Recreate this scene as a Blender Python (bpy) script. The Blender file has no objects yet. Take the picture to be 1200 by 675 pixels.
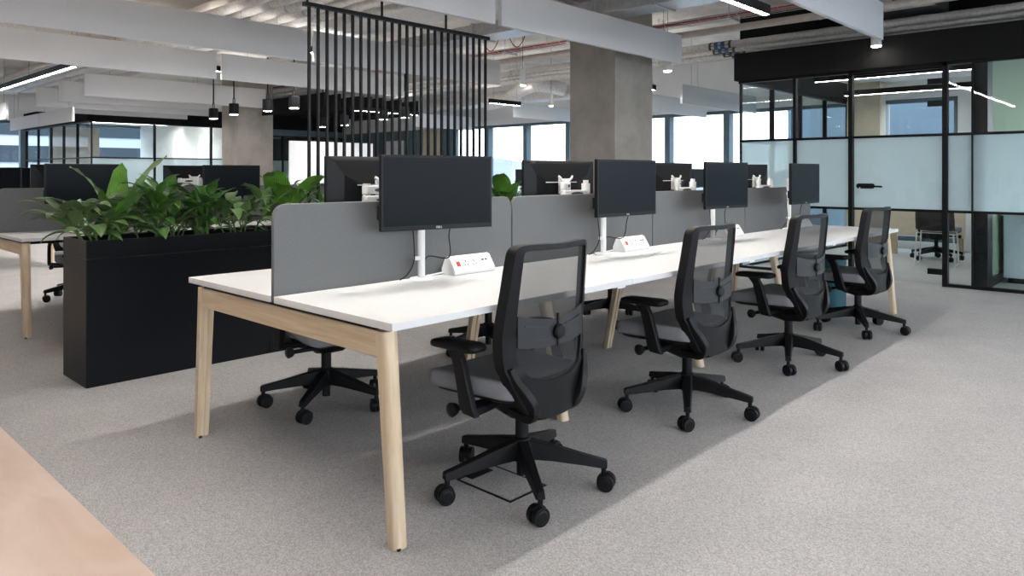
import bpy, bmesh, math, random
from mathutils import Vector, Matrix
R = math.radians
PI = math.pi
random.seed(7)
SC = bpy.context.scene
COL = SC.collection

# ------------------------------------------------------------------ helpers
class MB:
    """collects shapes and links them as one mesh object"""
    def __init__(s):
        s.v = []; s.f = []; s.uv = None
    def add(s, vs, fs):
        o = len(s.v)
        s.v += [tuple(p) for p in vs]
        s.f += [tuple(i + o for i in f) for f in fs]
        return s
    def box(s, x0, x1, y0, y1, z0, z1, m=None):
        vs = [Vector(p) for p in ((x0,y0,z0),(x1,y0,z0),(x1,y1,z0),(x0,y1,z0),(x0,y0,z1),(x1,y0,z1),(x1,y1,z1),(x0,y1,z1))]
        if m is not None: vs = [m @ p for p in vs]
        return s.add(vs, [(0,3,2,1),(4,5,6,7),(0,1,5,4),(1,2,6,5),(2,3,7,6),(3,0,4,7)])
    def loft(s, rings, cap=True, closed=True):
        n = len(rings[0]); vs = [p for r in rings for p in r]; fs = []
        for i in range(len(rings) - 1):
            for j in range(n if closed else n - 1):
                a = i*n + j; b = i*n + (j+1) % n
                fs.append((a, b, b + n, a + n))
        if cap and closed:
            fs.append(tuple(range(n-1, -1, -1)))
            fs.append(tuple(range((len(rings)-1)*n, len(rings)*n)))
        return s.add(vs, fs)
    def cyl(s, p0, p1, r0, r1=None, n=16, cap=True):
        p0 = Vector(p0); p1 = Vector(p1); r1 = r0 if r1 is None else r1
        return s.tube([p0, p1], [r0, r1], n, cap)
    def tube(s, path, r, n=8, cap=True):
        path = [Vector(p) for p in path]
        rs = r if isinstance(r, (list, tuple)) else [r]*len(path)
        rings = []; up = None
        for i, p in enumerate(path):
            t = (path[min(i+1, len(path)-1)] - path[max(i-1, 0)]).normalized()
            if up is None:
                up = Vector((0,0,1)) if abs(t.z) < .9 else Vector((1,0,0))
            a = t.cross(up).normalized(); b = a.cross(t).normalized(); up = b
            rings.append([p + (a*math.cos(k*2*PI/n) + b*math.sin(k*2*PI/n))*rs[i] for k in range(n)])
        return s.loft(rings, cap)
    def lathe(s, prof, n=24, m=None, cap=True):
        rings = []
        for (r, z) in prof:
            ring = [Vector((r*math.cos(k*2*PI/n), r*math.sin(k*2*PI/n), z)) for k in range(n)]
            if m is not None: ring = [m @ p for p in ring]
            rings.append(ring)
        return s.loft(rings, cap)
    def prism(s, poly, a, b, axis='X'):
        def mk(u, w, t):
            return {'X': (t,u,w), 'Y': (u,t,w), 'Z': (u,w,t)}[axis]
        return s.loft([[mk(u, w, a) for u, w in poly], [mk(u, w, b) for u, w in poly]])
    def build(s, name, mat, parent=None, bevel=0, seg=2, smooth=False, angle=35, subsurf=0):
        me = bpy.data.meshes.new(name)
        me.from_pydata(s.v, [], s.f)
        bm = bmesh.new(); bm.from_mesh(me)
        bmesh.ops.recalc_face_normals(bm, faces=bm.faces[:])
        bm.to_mesh(me); bm.free()
        if s.uv:
            l = me.uv_layers.new(name='UVMap')
            for lp in me.loops: l.data[lp.index].uv = s.uv[lp.vertex_index]
        me.materials.append(mat)
        o = bpy.data.objects.new(name, me); COL.objects.link(o)
        if parent is not None: o.parent = parent
        if smooth or subsurf:
            me.polygons.foreach_set('use_smooth', [True]*len(me.polygons))
            if not subsurf: me.set_sharp_from_angle(angle=R(angle))
        if bevel:
            b = o.modifiers.new('edge', 'BEVEL'); b.width = bevel; b.segments = seg; b.limit_method = 'ANGLE'; b.angle_limit = R(30)
        if subsurf:
            q = o.modifiers.new('round', 'SUBSURF'); q.levels = subsurf; q.render_levels = subsurf
        return o

def empty(name, loc=(0,0,0), rz=0, parent=None):
    o = bpy.data.objects.new(name, None); COL.objects.link(o)
    o.location = loc; o.rotation_euler = (0,0,rz); o.empty_display_size = .1
    if parent is not None: o.parent = parent
    return o
def tag(o, label=None, cat=None, group=None, kind=None):
    if label: o['label'] = label
    if cat: o['category'] = cat
    if group: o['group'] = group
    if kind: o['kind'] = kind
    return o
def thing(name, label, cat, loc=(0,0,0), rz=0, group=None):
    return tag(empty(name, loc, rz), label, cat, group)
def struct(o):
    o['kind'] = 'structure'; return o
def dup(o, loc=None, rz=None, label=None, group=None):
    def rec(a, par):
        c = a.copy(); COL.objects.link(c)
        if par is not None: c.parent = par
        for ch in a.children: rec(ch, c)
        return c
    r = rec(o, None)
    if loc is not None: r.location = loc
    if rz is not None: r.rotation_euler = (0,0,rz)
    if label: r['label'] = label
    if group: r['group'] = group
    return r
def rrect(w, h, r, n=5, x=0, y=0):
    pts = []
    for cx, cy, a0 in ((w/2-r, h/2-r, 0), (-w/2+r, h/2-r, 90), (-w/2+r, -h/2+r, 180), (w/2-r, -h/2+r, 270)):
        for k in range(n+1):
            a = R(a0 + 90*k/n); pts.append((x+cx+r*math.cos(a), y+cy+r*math.sin(a)))
    return pts
def ease(pts, sub=6):
    """smooth a polyline (Catmull-Rom)"""
    pts = [Vector(p) for p in pts]; out = []
    for i in range(len(pts)-1):
        p0 = pts[max(i-1,0)]; p1 = pts[i]; p2 = pts[i+1]; p3 = pts[min(i+2,len(pts)-1)]
        for k in range(sub):
            t = k/sub
            out.append(.5*((2*p1)+(p2-p0)*t+(2*p0-5*p1+4*p2-p3)*t*t+(3*p1-p0-3*p2+p3)*t**3))
    out.append(pts[-1]); return out

# ------------------------------------------------------------------ materials
def newmat(name):
    m = bpy.data.materials.new(name); m.use_nodes = True
    nt = m.node_tree; b = nt.nodes['Principled BSDF']
    return m, nt, b
def mat(name, col, rough=.5, metal=0, spec=.5, noise=0, scale=20, bump=0, coat=0):
    m, nt, b = newmat(name)
    b.inputs['Base Color'].default_value = (*col, 1); b.inputs['Roughness'].default_value = rough
    b.inputs['Metallic'].default_value = metal; b.inputs['Specular IOR Level'].default_value = spec
    b.inputs['Coat Weight'].default_value = coat
    if noise or bump:
        tc = nt.nodes.new('ShaderNodeTexCoord'); nz = nt.nodes.new('ShaderNodeTexNoise')
        nz.inputs['Scale'].default_value = scale; nz.inputs['Detail'].default_value = 4
        nt.links.new(tc.outputs['Object'], nz.inputs['Vector'])
        if noise:
            rp = nt.nodes.new('ShaderNodeValToRGB')
            rp.color_ramp.elements[0].position = .3; rp.color_ramp.elements[1].position = .7
            rp.color_ramp.elements[0].color = (*[c*(1-noise) for c in col], 1)
            rp.color_ramp.elements[1].color = (*[min(1, c*(1+noise)) for c in col], 1)
            nt.links.new(nz.outputs['Fac'], rp.inputs['Fac']); nt.links.new(rp.outputs['Color'], b.inputs['Base Color'])
        if bump:
            bp = nt.nodes.new('ShaderNodeBump'); bp.inputs['Strength'].default_value = bump; bp.inputs['Distance'].default_value = .005
            nt.links.new(nz.outputs['Fac'], bp.inputs['Height']); nt.links.new(bp.outputs['Normal'], b.inputs['Normal'])
    return m
def emit(name, col, s):
    m, nt, b = newmat(name)
    b.inputs['Base Color'].default_value = (.9,.9,.9,1)
    b.inputs['Emission Color'].default_value = (*col, 1); b.inputs['Emission Strength'].default_value = s
    return m
def glass(name, tint=(.93,.97,.97), refl=.9):
    m, nt, b = newmat(name); nt.nodes.remove(b)
    out = nt.nodes['Material Output']
    tr = nt.nodes.new('ShaderNodeBsdfTransparent'); tr.inputs[0].default_value = (*tint, 1)
    gl = nt.nodes.new('ShaderNodeBsdfGlossy'); gl.inputs['Roughness'].default_value = .02; gl.inputs[0].default_value = (refl,refl,refl,1)
    fr = nt.nodes.new('ShaderNodeFresnel'); fr.inputs['IOR'].default_value = 1.45
    mx = nt.nodes.new('ShaderNodeMixShader')
    ge = nt.nodes.new('ShaderNodeNewGeometry'); iv = nt.nodes.new('ShaderNodeMath'); iv.operation = 'SUBTRACT'; iv.inputs[0].default_value = 1
    ml = nt.nodes.new('ShaderNodeMath'); ml.operation = 'MULTIPLY'
    nt.links.new(ge.outputs['Backfacing'], iv.inputs[1]); nt.links.new(iv.outputs[0], ml.inputs[0]); nt.links.new(fr.outputs[0], ml.inputs[1])
    nt.links.new(ml.outputs[0], mx.inputs[0]); nt.links.new(tr.outputs[0], mx.inputs[1]); nt.links.new(gl.outputs[0], mx.inputs[2])
    nt.links.new(mx.outputs[0], out.inputs[0]); return m
def frosted(name, col=(.86,.91,.94)):
    m, nt, b = newmat(name); nt.nodes.remove(b); out = nt.nodes['Material Output']
    tl = nt.nodes.new('ShaderNodeBsdfTranslucent'); tl.inputs[0].default_value = (*col, 1)
    df = nt.nodes.new('ShaderNodeBsdfDiffuse'); df.inputs[0].default_value = (*col, 1)
    tr = nt.nodes.new('ShaderNodeBsdfTransparent'); tr.inputs[0].default_value = (.9,.96,.97,1)
    a = nt.nodes.new('ShaderNodeMixShader'); a.inputs[0].default_value = .55
    nt.links.new(tl.outputs[0], a.inputs[1]); nt.links.new(df.outputs[0], a.inputs[2])
    c = nt.nodes.new('ShaderNodeMixShader'); c.inputs[0].default_value = .22
    nt.links.new(a.outputs[0], c.inputs[1]); nt.links.new(tr.outputs[0], c.inputs[2])
    nt.links.new(c.outputs[0], out.inputs[0]); return m
def meshcloth(name, col, open_=.45):
    m, nt, b = newmat(name); out = nt.nodes['Material Output']
    b.inputs['Base Color'].default_value = (*col, 1); b.inputs['Roughness'].default_value = .7
    tr = nt.nodes.new('ShaderNodeBsdfTransparent')
    c = nt.nodes.new('ShaderNodeMixShader'); c.inputs[0].default_value = open_
    nt.links.new(b.outputs[0], c.inputs[1]); nt.links.new(tr.outputs[0], c.inputs[2])
    nt.links.new(c.outputs[0], out.inputs[0]); return m
def carpet_mat():
    m, nt, b = newmat('carpet loop pile')
    tc = nt.nodes.new('ShaderNodeTexCoord')
    mp = nt.nodes.new('ShaderNodeMapping'); mp.inputs['Scale'].default_value = (1, .7, 1); mp.inputs['Location'].default_value = (0, 0, .0137)
    nt.links.new(tc.outputs['Object'], mp.inputs['Vector'])
    n1 = nt.nodes.new('ShaderNodeTexVoronoi'); n1.inputs['Scale'].default_value = 300
    n2 = nt.nodes.new('ShaderNodeTexNoise'); n2.inputs['Scale'].default_value = 3; n2.inputs['Detail'].default_value = 4
    nt.links.new(mp.outputs[0], n1.inputs['Vector']); nt.links.new(tc.outputs['Object'], n2.inputs['Vector'])
    r1 = nt.nodes.new('ShaderNodeValToRGB')
    e = r1.color_ramp.elements; e[0].position = .0; e[1].position = 1.0
    e[0].color = (.315,.302,.296,1); e[1].color = (.545,.525,.515,1)
    r2 = nt.nodes.new('ShaderNodeValToRGB')
    e = r2.color_ramp.elements; e[0].position = .35; e[1].position = .65; e[0].color = (.93,.93,.93,1); e[1].color = (1,1,1,1)
    mx = nt.nodes.new('ShaderNodeMix'); mx.data_type = 'RGBA'; mx.blend_type = 'MULTIPLY'; mx.inputs['Factor'].default_value = 1
    sv = nt.nodes.new('ShaderNodeSeparateColor'); nt.links.new(n1.outputs['Color'], sv.inputs[0]); nt.links.new(sv.outputs[0], r1.inputs['Fac']); nt.links.new(n2.outputs['Fac'], r2.inputs['Fac'])
    nt.links.new(r1.outputs['Color'], mx.inputs['A']); nt.links.new(r2.outputs['Color'], mx.inputs['B'])
    nt.links.new(mx.outputs['Result'], b.inputs['Base Color'])
    b.inputs['Roughness'].default_value = .95; b.inputs['Specular IOR Level'].default_value = .1
    return m
def streak_mat(name, c0, c1, scale, stretch, rough=.5, detail=5):
    m, nt, b = newmat(name)
    tc = nt.nodes.new('ShaderNodeTexCoord'); mp = nt.nodes.new('ShaderNodeMapping'); mp.inputs['Scale'].default_value = stretch
    nz = nt.nodes.new('ShaderNodeTexNoise'); nz.inputs['Scale'].default_value = scale; nz.inputs['Detail'].default_value = detail; nz.inputs['Distortion'].default_value = .6
    rp = nt.nodes.new('ShaderNodeValToRGB'); e = rp.color_ramp.elements
    e[0].position = .3; e[1].position = .7; e[0].color = (*c0,1); e[1].color = (*c1,1)
    nt.links.new(tc.outputs['Object'], mp.inputs['Vector']); nt.links.new(mp.outputs[0], nz.inputs['Vector'])
    nt.links.new(nz.outputs['Fac'], rp.inputs['Fac']); nt.links.new(rp.outputs['Color'], b.inputs['Base Color'])
    b.inputs['Roughness'].default_value = rough
    return m
def concrete_mat(name, c):
    m, nt, b = newmat(name)
    tc = nt.nodes.new('ShaderNodeTexCoord')
    n1 = nt.nodes.new('ShaderNodeTexNoise'); n1.inputs['Scale'].default_value = 2.2; n1.inputs['Detail'].default_value = 8; n1.inputs['Roughness'].default_value = .65
    n2 = nt.nodes.new('ShaderNodeTexVoronoi'); n2.inputs['Scale'].default_value = 22
    nt.links.new(tc.outputs['Object'], n1.inputs['Vector']); nt.links.new(tc.outputs['Object'], n2.inputs['Vector'])
    r1 = nt.nodes.new('ShaderNodeValToRGB'); e = r1.color_ramp.elements
    e[0].position = .3; e[1].position = .72; e[0].color = (*[x*.78 for x in c],1); e[1].color = (*[x*1.2 for x in c],1)
    r2 = nt.nodes.new('ShaderNodeValToRGB'); e = r2.color_ramp.elements
    e[0].position = .03; e[1].position = .07; e[0].color = (.72,.72,.72,1); e[1].color = (1,1,1,1)
    mx = nt.nodes.new('ShaderNodeMix'); mx.data_type = 'RGBA'; mx.blend_type = 'MULTIPLY'; mx.inputs['Factor'].default_value = .7
    nt.links.new(n1.outputs['Fac'], r1.inputs['Fac']); nt.links.new(n2.outputs['Distance'], r2.inputs['Fac'])
    nt.links.new(r1.outputs['Color'], mx.inputs['A']); nt.links.new(r2.outputs['Color'], mx.inputs['B'])
    nt.links.new(mx.outputs['Result'], b.inputs['Base Color']); b.inputs['Roughness'].default_value = .8
    return m
def leaf_mat(name, dark, mid, pale, amount):
    m, nt, b = newmat(name)
    uv = nt.nodes.new('ShaderNodeUVMap'); sx = nt.nodes.new('ShaderNodeSeparateXYZ'); nt.links.new(uv.outputs[0], sx.inputs[0])
    # u runs across the blade (0..1), v along it
    a = nt.nodes.new('ShaderNodeMath'); a.operation = 'SUBTRACT'; a.inputs[1].default_value = .5; nt.links.new(sx.outputs['X'], a.inputs[0])
    ab = nt.nodes.new('ShaderNodeMath'); ab.operation = 'ABSOLUTE'; nt.links.new(a.outputs[0], ab.inputs[0])
    k = nt.nodes.new('ShaderNodeMath'); k.operation = 'MULTIPLY_ADD'; k.inputs[1].default_value = -1.6; nt.links.new(ab.outputs[0], k.inputs[0]); nt.links.new(sx.outputs['Y'], k.inputs[2])
    w = nt.nodes.new('ShaderNodeMath'); w.operation = 'MULTIPLY'; w.inputs[1].default_value = 46; nt.links.new(k.outputs[0], w.inputs[0])
    sn = nt.nodes.new('ShaderNodeMath'); sn.operation = 'SINE'; nt.links.new(w.outputs[0], sn.inputs[0])
    tc = nt.nodes.new('ShaderNodeTexCoord'); nz = nt.nodes.new('ShaderNodeTexNoise'); nz.inputs['Scale'].default_value = 14; nt.links.new(tc.outputs['Object'], nz.inputs['Vector'])
    pr = nt.nodes.new('ShaderNodeMath'); pr.operation = 'MULTIPLY_ADD'; pr.inputs[1].default_value = .3
    nt.links.new(sn.outputs[0], pr.inputs[0]); nt.links.new(nz.outputs['Fac'], pr.inputs[2])
    rp = nt.nodes.new('ShaderNodeValToRGB'); e = rp.color_ramp.elements
    e[0].position = .35; e[0].color = (*dark,1); e[1].position = .95 - .25*amount; e[1].color = (*pale,1)
    q = e.new(.58); q.color = (*mid,1)
    nt.links.new(pr.outputs[0], rp.inputs['Fac']); nt.links.new(rp.outputs['Color'], b.inputs['Base Color'])
    b.inputs['Roughness'].default_value = .38; b.inputs['Transmission Weight'].default_value = 0
    b.inputs['Subsurface Weight'].default_value = 0
    return m

M = {}
M['carpet'] = carpet_mat()
M['vinyl'] = streak_mat('peach vinyl floor', (.60,.44,.345), (.72,.575,.48), 2.2, (2.6,.8,1), .45)
M['white_top'] = mat('white laminate', (.67,.665,.66), .38)
M['white_metal'] = mat('white powder coat', (.82,.81,.80), .4)
M['plastic_white'] = mat('white plastic', (.85,.85,.85), .35)
M['ash'] = streak_mat('pale ash timber', (.52,.385,.245), (.67,.54,.385), 3.0, (16,16,.9), .5, 3)
M['ash_rail'] = streak_mat('pale ash rail', (.52,.385,.245), (.67,.54,.385), 3.0, (16,.9,16), .5, 3)
M['felt'] = mat('grey screen fabric', (.158,.161,.161), .95, spec=.1, noise=.1, scale=260, bump=.15)
M['black'] = mat('black plastic', (.007,.007,.008), .45, spec=.2)
M['blackm'] = mat('black satin metal', (.006,.0065,.008), .42, spec=.2)
M['screen'] = mat('monitor screen', (.003,.005,.008), .3, spec=.09)
M['bezel'] = mat('monitor shell', (.007,.007,.008), .4, spec=.2)
M['seat'] = mat('grey seat fabric', (.22,.22,.235), .95, spec=.1, noise=.12, scale=300, bump=.2)
M['lumbar'] = mat('charcoal lumbar plastic', (.022,.023,.026), .4, spec=.35)
M['mesh'] = meshcloth('black back mesh', (.006,.006,.007), .29)
M['planter'] = mat('planter dark steel', (.002,.003,.0045), .40, spec=.2)
M['soil'] = mat('potting soil', (.03,.02,.014), 1, noise=.5, scale=60, bump=.8)
M['concrete'] = concrete_mat('column concrete', (.39,.358,.322))
M['slab'] = concrete_mat('slab concrete', (.80,.755,.70))
M['baffle'] = mat('pale felt baffle', (.80,.81,.83), .95, spec=.1, noise=.05, scale=150)
M['baffle_black'] = mat('black felt baffle', (.012,.012,.013), .95, spec=.1)
M['bulkhead'] = mat('black bulkhead', (.008,.008,.008), .75, spec=.3)
M['teal_frame'] = mat('blue grey window frame', (.10,.155,.185), .5)
M['wall'] = mat('white wall paint', (.80,.80,.80), .9, noise=.03, scale=3)
M['cream'] = mat('cream wall', (.60,.52,.40), .9, noise=.08, scale=5)
M['green'] = mat('sage green wall', (.22,.27,.19), .9)
M['glass'] = glass('clear glass')
M['win'] = glass('facade glass', (.95,.98,1), .5)
M['frost'] = frosted('frosted film')
M['foil'] = mat('foil pipe lagging', (.72,.70,.68), .35, metal=.4, noise=.15, scale=30, bump=.6)
M['lag'] = mat('pale pipe lagging', (.62,.56,.51), .6, noise=.08, scale=12)
M['galv'] = mat('galvanised steel', (.58,.60,.62), .35, metal=.8, noise=.12, scale=25)
M['red'] = mat('red cable', (.42,.035,.03), .5)
M['blue'] = mat('blue tape', (.03,.16,.42), .5)
M['olive'] = mat('olive pipe clamp', (.10,.09,.03), .6)
M['led'] = emit('led diffuser', (1,.975,.94), 36)
M['fill_up'] = emit('added upward glow', (1,.96,.90), 15)  # added glow for the fixture tops, brightens slab and pipes
M['fill_up_soft'] = emit('soft added upward glow', (1,.96,.90), 5)  # weaker version of the added top glow
M['led_dim'] = emit('meeting room led diffuser', (1,.975,.94), 15)
M['led_small'] = emit('lamp lens', (1,.94,.85), 22)
M['teal'] = mat('teal upholstery', (.018,.075,.095), .9, noise=.1, scale=200)
M['leather'] = mat('black chair shell', (.02,.019,.018), .5)
M['wire'] = mat('pale wire frame', (.70,.68,.64), .35, metal=.3)
M['leaf1'] = leaf_mat('variegated leaf', (.026,.08,.018), (.095,.20,.05), (.42,.52,.25), 1.6)
M['leaf2'] = leaf_mat('plain leaf', (.022,.088,.015), (.06,.165,.028), (.12,.25,.045), .1)
M['leaf3'] = leaf_mat('bright leaf', (.06,.17,.02), (.11,.27,.035), (.19,.37,.06), .1)
M['stem'] = mat('leaf stalk', (.10,.20,.05), .6)
M['redsw'] = mat('red switch', (.75,.06,.02), .4)
M['socket'] = mat('socket slot', (.03,.03,.03), .6)
M['logo'] = mat('silver logo', (.55,.55,.57), .3, metal=.6)
M['whiteboard'] = mat('white board', (.85,.86,.88), .3)
M['bld_blue'] = mat('blue office cladding', (.05,.075,.10), .6, noise=.1, scale=.6)
M['bld_pale'] = mat('pale office cladding', (.30,.33,.36), .7)
M['bld_glass'] = mat('office window glass', (.022,.032,.042), .6, spec=.2)
M['bld_win'] = mat('pale curtained window', (.11,.15,.175), .4)
M['ext'] = mat('hazy land', (.10,.115,.135), 1, noise=.2, scale=.01)

# ------------------------------------------------------------------ camera (24 mm class lens, level, shifted down)
F, YAW, Y0, CH = 852.6, .753, 203.09, 1.2214
cam = bpy.data.cameras.new('camera'); co = bpy.data.objects.new('camera', cam); COL.objects.link(co)
cam.sensor_width = 36; cam.lens = F/1200*36; cam.shift_y = -(337.5 - Y0)/1200; cam.clip_start = .05; cam.clip_end = 2000
co.location = (0,0,CH); co.rotation_euler = (PI/2, 0, YAW - PI/2)
SC.camera = co
SC.view_settings.view_transform = 'Standard'; SC.view_settings.look = 'None'; SC.view_settings.gamma = 1
SC.view_settings.exposure = 1.74; SC.view_settings.use_curve_mapping = False

# ------------------------------------------------------------------ world
w = bpy.data.worlds.new('sky'); SC.world = w; w.use_nodes = True
nt = w.node_tree; bg = nt.nodes['Background']
tc = nt.nodes.new('ShaderNodeTexCoord'); sp = nt.nodes.new('ShaderNodeSeparateXYZ'); rp = nt.nodes.new('ShaderNodeValToRGB')
nt.links.new(tc.outputs['Generated'], sp.inputs[0]); nt.links.new(sp.outputs['Z'], rp.inputs['Fac'])
e = rp.color_ramp.elements; e[0].position = 0; e[0].color = (.93,.96,1,1); e[1].position = .5; e[1].color = (.78,.88,1,1)
nt.links.new(rp.outputs['Color'], bg.inputs['Color']); bg.inputs['Strength'].default_value = 2.25

# ------------------------------------------------------------------ setting
XF, YL = 13.0, 25.0          # window facades
ZS = 3.5                     # slab
XV = .872                    # edge between vinyl and carpet
b = MB().box(XV, XF+.2, -5, YL+.2, -.05, 0); struct(b.build('floor', M['carpet']))
b = MB().box(-5, XV, -5, YL+.2, -.05, 0); struct(b.build('floor_vinyl', M['vinyl']))
b = MB().box(-5, XF+.2, -5, YL+.2, ZS, ZS+.25); struct(b.build('ceiling', M['slab']))
# two concrete columns
b = MB().box(7.3, 8.13, 5.12, 5.83, 0, ZS); struct(b.build('column_near', M['concrete'], bevel=.012))
b = MB().box(7.3, 8.13, 14.86, 15.58, 0, ZS); struct(b.build('column_far', M['concrete'], bevel=.012))

# right facade: header, sill, solid stretch, mullions, glazing
b = MB().box(XF, XF+.3, -5, YL, 2.43, ZS); struct(b.build('wall_right_header', M['wall']))
b = MB().box(XF, XF+.3, -5, YL, 0, .12); struct(b.build('wall_right_sill', M['wall']))
b = MB().box(XF, XF+.3, 1.2, 2.68, .12, 2.43); struct(b.build('wall_right_pier', M['wall']))
b = MB().box(XF-.25, XF+.25, 3.73, 4.25, 0, ZS); struct(b.build('column_window', M['cream']))
b = MB().box(XF, XF+.3, 14.87, 15.6, .12, 2.43); struct(b.build('wall_right_cream', M['cream']))
b = MB().box(XF, XF+.3, 15.6, YL, .12, 2.43); struct(b.build('wall_right_end', M['teal_frame']))
mull = [2.63, 3.94, 5.25, 6.57, 7.87, 9.18, 10.48, 11.8, 13.1, 14.4]
n = 1
for i in range(len(mull)-1):
    y0, y1 = mull[i], mull[i+1]
    if y0 == 2.63: y0, y1 = 2.68, 3.73
    if y0 == 3.94: y0 = 4.25
    rt = struct(empty('window_%d' % n, (XF+.1, 0, 0))); n += 1
    f = MB().box(-.06, .12, y0-.06 if i else y0, y0+.06, .12, 2.43)
    f.box(-.06, .12, y1-.001, y1+.001, .12, 2.43) if i < len(mull)-2 else f.box(-.06, .12, y1-.06, y1+.47, .12, 2.43)
    f.box(-.04, .1, y0, y1, .12, .2); f.box(-.04, .1, y0, y1, 2.37, 2.43)
    f.build('window_frame', M['teal_frame'], rt)
    MB().box(.02, .035, y0+.06, y1-.06, .2, 2.37).build('window_pane', M['win'], rt)
# grey door in the end wall
rt = struct(empty('door_2', (XF-.02, 16.75, 0)))
MB().box(-.03, .03, -.45, .45, .02, 2.15).build('door_leaf', M['wall'], rt, bevel=.004)
MB().box(-.06, .02, -.53, -.45, 0, 2.22).box(-.06, .02, .45, .53, 0, 2.22).box(-.06, .02, -.53, .53, 2.15, 2.23).build('door_frame', M['teal_frame'], rt)
MB().box(-.1, -.03, -.38, -.26, 1.0, 1.03).box(-.06,-.03,-.3,-.26,.92,1.1).build('door_handle', M['blackm'], rt)

# left facade
b = MB().box(-5, XF, YL, YL+.3, 2.75, ZS); struct(b.build('wall_left_header', M['wall']))
b = MB().box(-5, XF, YL, YL+.3, 0, .12); struct(b.build('wall_left_sill', M['wall']))
b = MB().box(9.2, XF, YL, YL+.3, .12, 2.75); struct(b.build('wall_left_end', M['wall']))
xs = [-5, -2.6, -.2, 2.2, 4.0, 5.75, 7.5, 9.2]
for i in range(len(xs)-1):
    rt = struct(empty('window_%d' % n, (0, YL+.1, 0))); n += 1
    MB().box(xs[i]-.06, xs[i]+.06, -.08, .12, .12, 2.75).box(xs[i], xs[i+1], -.04, .1, .12, .2).box(xs[i], xs[i+1], -.04, .1, 2.68, 2.75).build('window_frame', M['teal_frame'], rt)
    MB().box(xs[i]+.06, xs[i+1], .02, .035, .2, 2.68).build('window_pane', M['win'], rt)
# wall with windows to the right of the camera (daylight side)
b = MB().box(-5, XF, -5.3, -5, 2.75, ZS); struct(b.build('wall_near_header', M['wall']))
b = MB().box(-5, XF, -5.3, -5, 0, .4); struct(b.build('wall_near_sill', M['wall']))
for i in range(9):
    x = -5 + i*2
    rt = struct(empty('window_%d' % n, (0, -5.15, 0))); n += 1
    MB().box(x-.06, x+.06, -.1, .1, .4, 2.75).box(x, x+2, -.05, .05, .4, .47).box(x, x+2, -.05, .05, 2.68, 2.75).build('window_frame', M['teal_frame'], rt)
    MB().box(x+.06, x+1.94, .0, .012, .47, 2.68).build('window_pane', M['win'], rt)
b = MB().box(-5.3, -5, -5, YL, 0, ZS); struct(b.build('wall_back', M['wall']))

# ---------------------------------------------------------------- glazed partitions
def glazing(name, loc, rz, u0, u1, mulls, ztop, rails, frost=True, thick=None, bottom=True, mat_frame='blackm', first_slim=True, mull_w=.03):
    """local u = x axis; frame bars, clear panes, a frosted film band between the rails"""
    rt = struct(empty(name, loc, rz))
    f = MB()
    if bottom: f.box(u0, u1, -.03, .03, 0, .035)
    f.box(u0, u1, -.03, .03, ztop-.035, ztop)
    f.build('top_and_bottom_track', M[mat_frame], rt)
    for (u, wd) in mulls:
        MB().box(u-wd/2, u+wd/2, -.032, .032, 0, ztop).build('mullion', M[mat_frame], rt)
    for z in rails:
        MB().box(u0, u1, -.022, .022, z-.014, z+.014).build('rail', M[mat_frame], rt)
    us = sorted([u0] + [u for u, _ in mulls if u0+.05 < u < u1-.05] + [u1])
    for a, c in zip(us[:-1], us[1:]):
        MB().box(a+.004, c-.004, -.005, .005, .02, ztop-.02).build('glass_pane', M['glass'], rt)
        if frost and len(rails) > 1:
            MB().box(a+.006, c-.006, .006, .0075, rails[0], rails[1]).build('frosted_film', M['frost'], rt)
    return rt
XG = 8.93
# front of the meeting rooms (plane X = XG); local x runs towards -Y
def on_front(y): return -y
rzF = -PI/2
glazing('window_%d' % n, (XG, 4.297, 0), rzF, 0, 4.297-2.93, [(.005,.012), (4.297-3.584,.035)], 2.42, [.81, 1.64]); n += 1
glazing('window_%d' % n, (XG, 1.955, 0), rzF, 0, 4.5, [(.25, .012), (1.6,.03), (3.0,.03)], 2.42, [.81, 1.64]); n += 1
# the side of the near meeting room (plane Y = 4.297)
glazing('window_%d' % n, (XG, 4.297, 0), 0, 0, 4.05, [(.96,.03), (1.95,.03), (2.95,.03), (4.03,.07)], 2.42, [1.64]); n += 1
# the glazed door with its handle
rt = struct(empty('door_1', (XG, 2.903, 0), rzF))
wd = 2.903-1.981
MB().box(-.045, 0, -.04, .04, 0, 2.42).box(wd, wd+.05, -.04, .04, 0, 2.42).box(-.045, wd+.05, -.04, .04, 2.38, 2.42).build('door_frame', M['blackm'], rt)
MB().box(.0, wd, -.02, .02, 2.36, 2.39).box(0, wd, -.02, .02, .797, .825).box(0, wd, -.02, .02, 1.626, 1.654).build('door_rail', M['blackm'], rt)
MB().box(.005, wd-.005, -.005, .005, .012, 2.36).build('glass_pane', M['glass'], rt)
MB().box(.008, wd-.008, .006, .0075, .82, 1.63).build('frosted_film', M['frost'], rt)
h = MB().prism(rrect(.20, .06, .028), -.028, -.016, 'Y'); h.v = [(x+.14, y, z+1.075) for x, y, z in h.v]
h.build('handle_plate', M['blackm'], rt)
MB().tube(ease([(.2,-.02,1.075),(.2,-.06,1.075),(.23,-.065,1.073),(.33,-.065,1.07)]), .011, 10).build('lever', M['blackm'], rt, smooth=True)
MB().cyl((.08,-.03,1.06),(.08,-.04,1.02),.006).box(.072,.088,-.042,-.036,.975,1.03).build('key', M['wire'], rt)
for z in (.155, 1.98, 2.22):
    MB().box(wd-.14, wd, -.045, .03, z-.03, z+.03).build('hinge', M['blackm'], rt)
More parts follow.
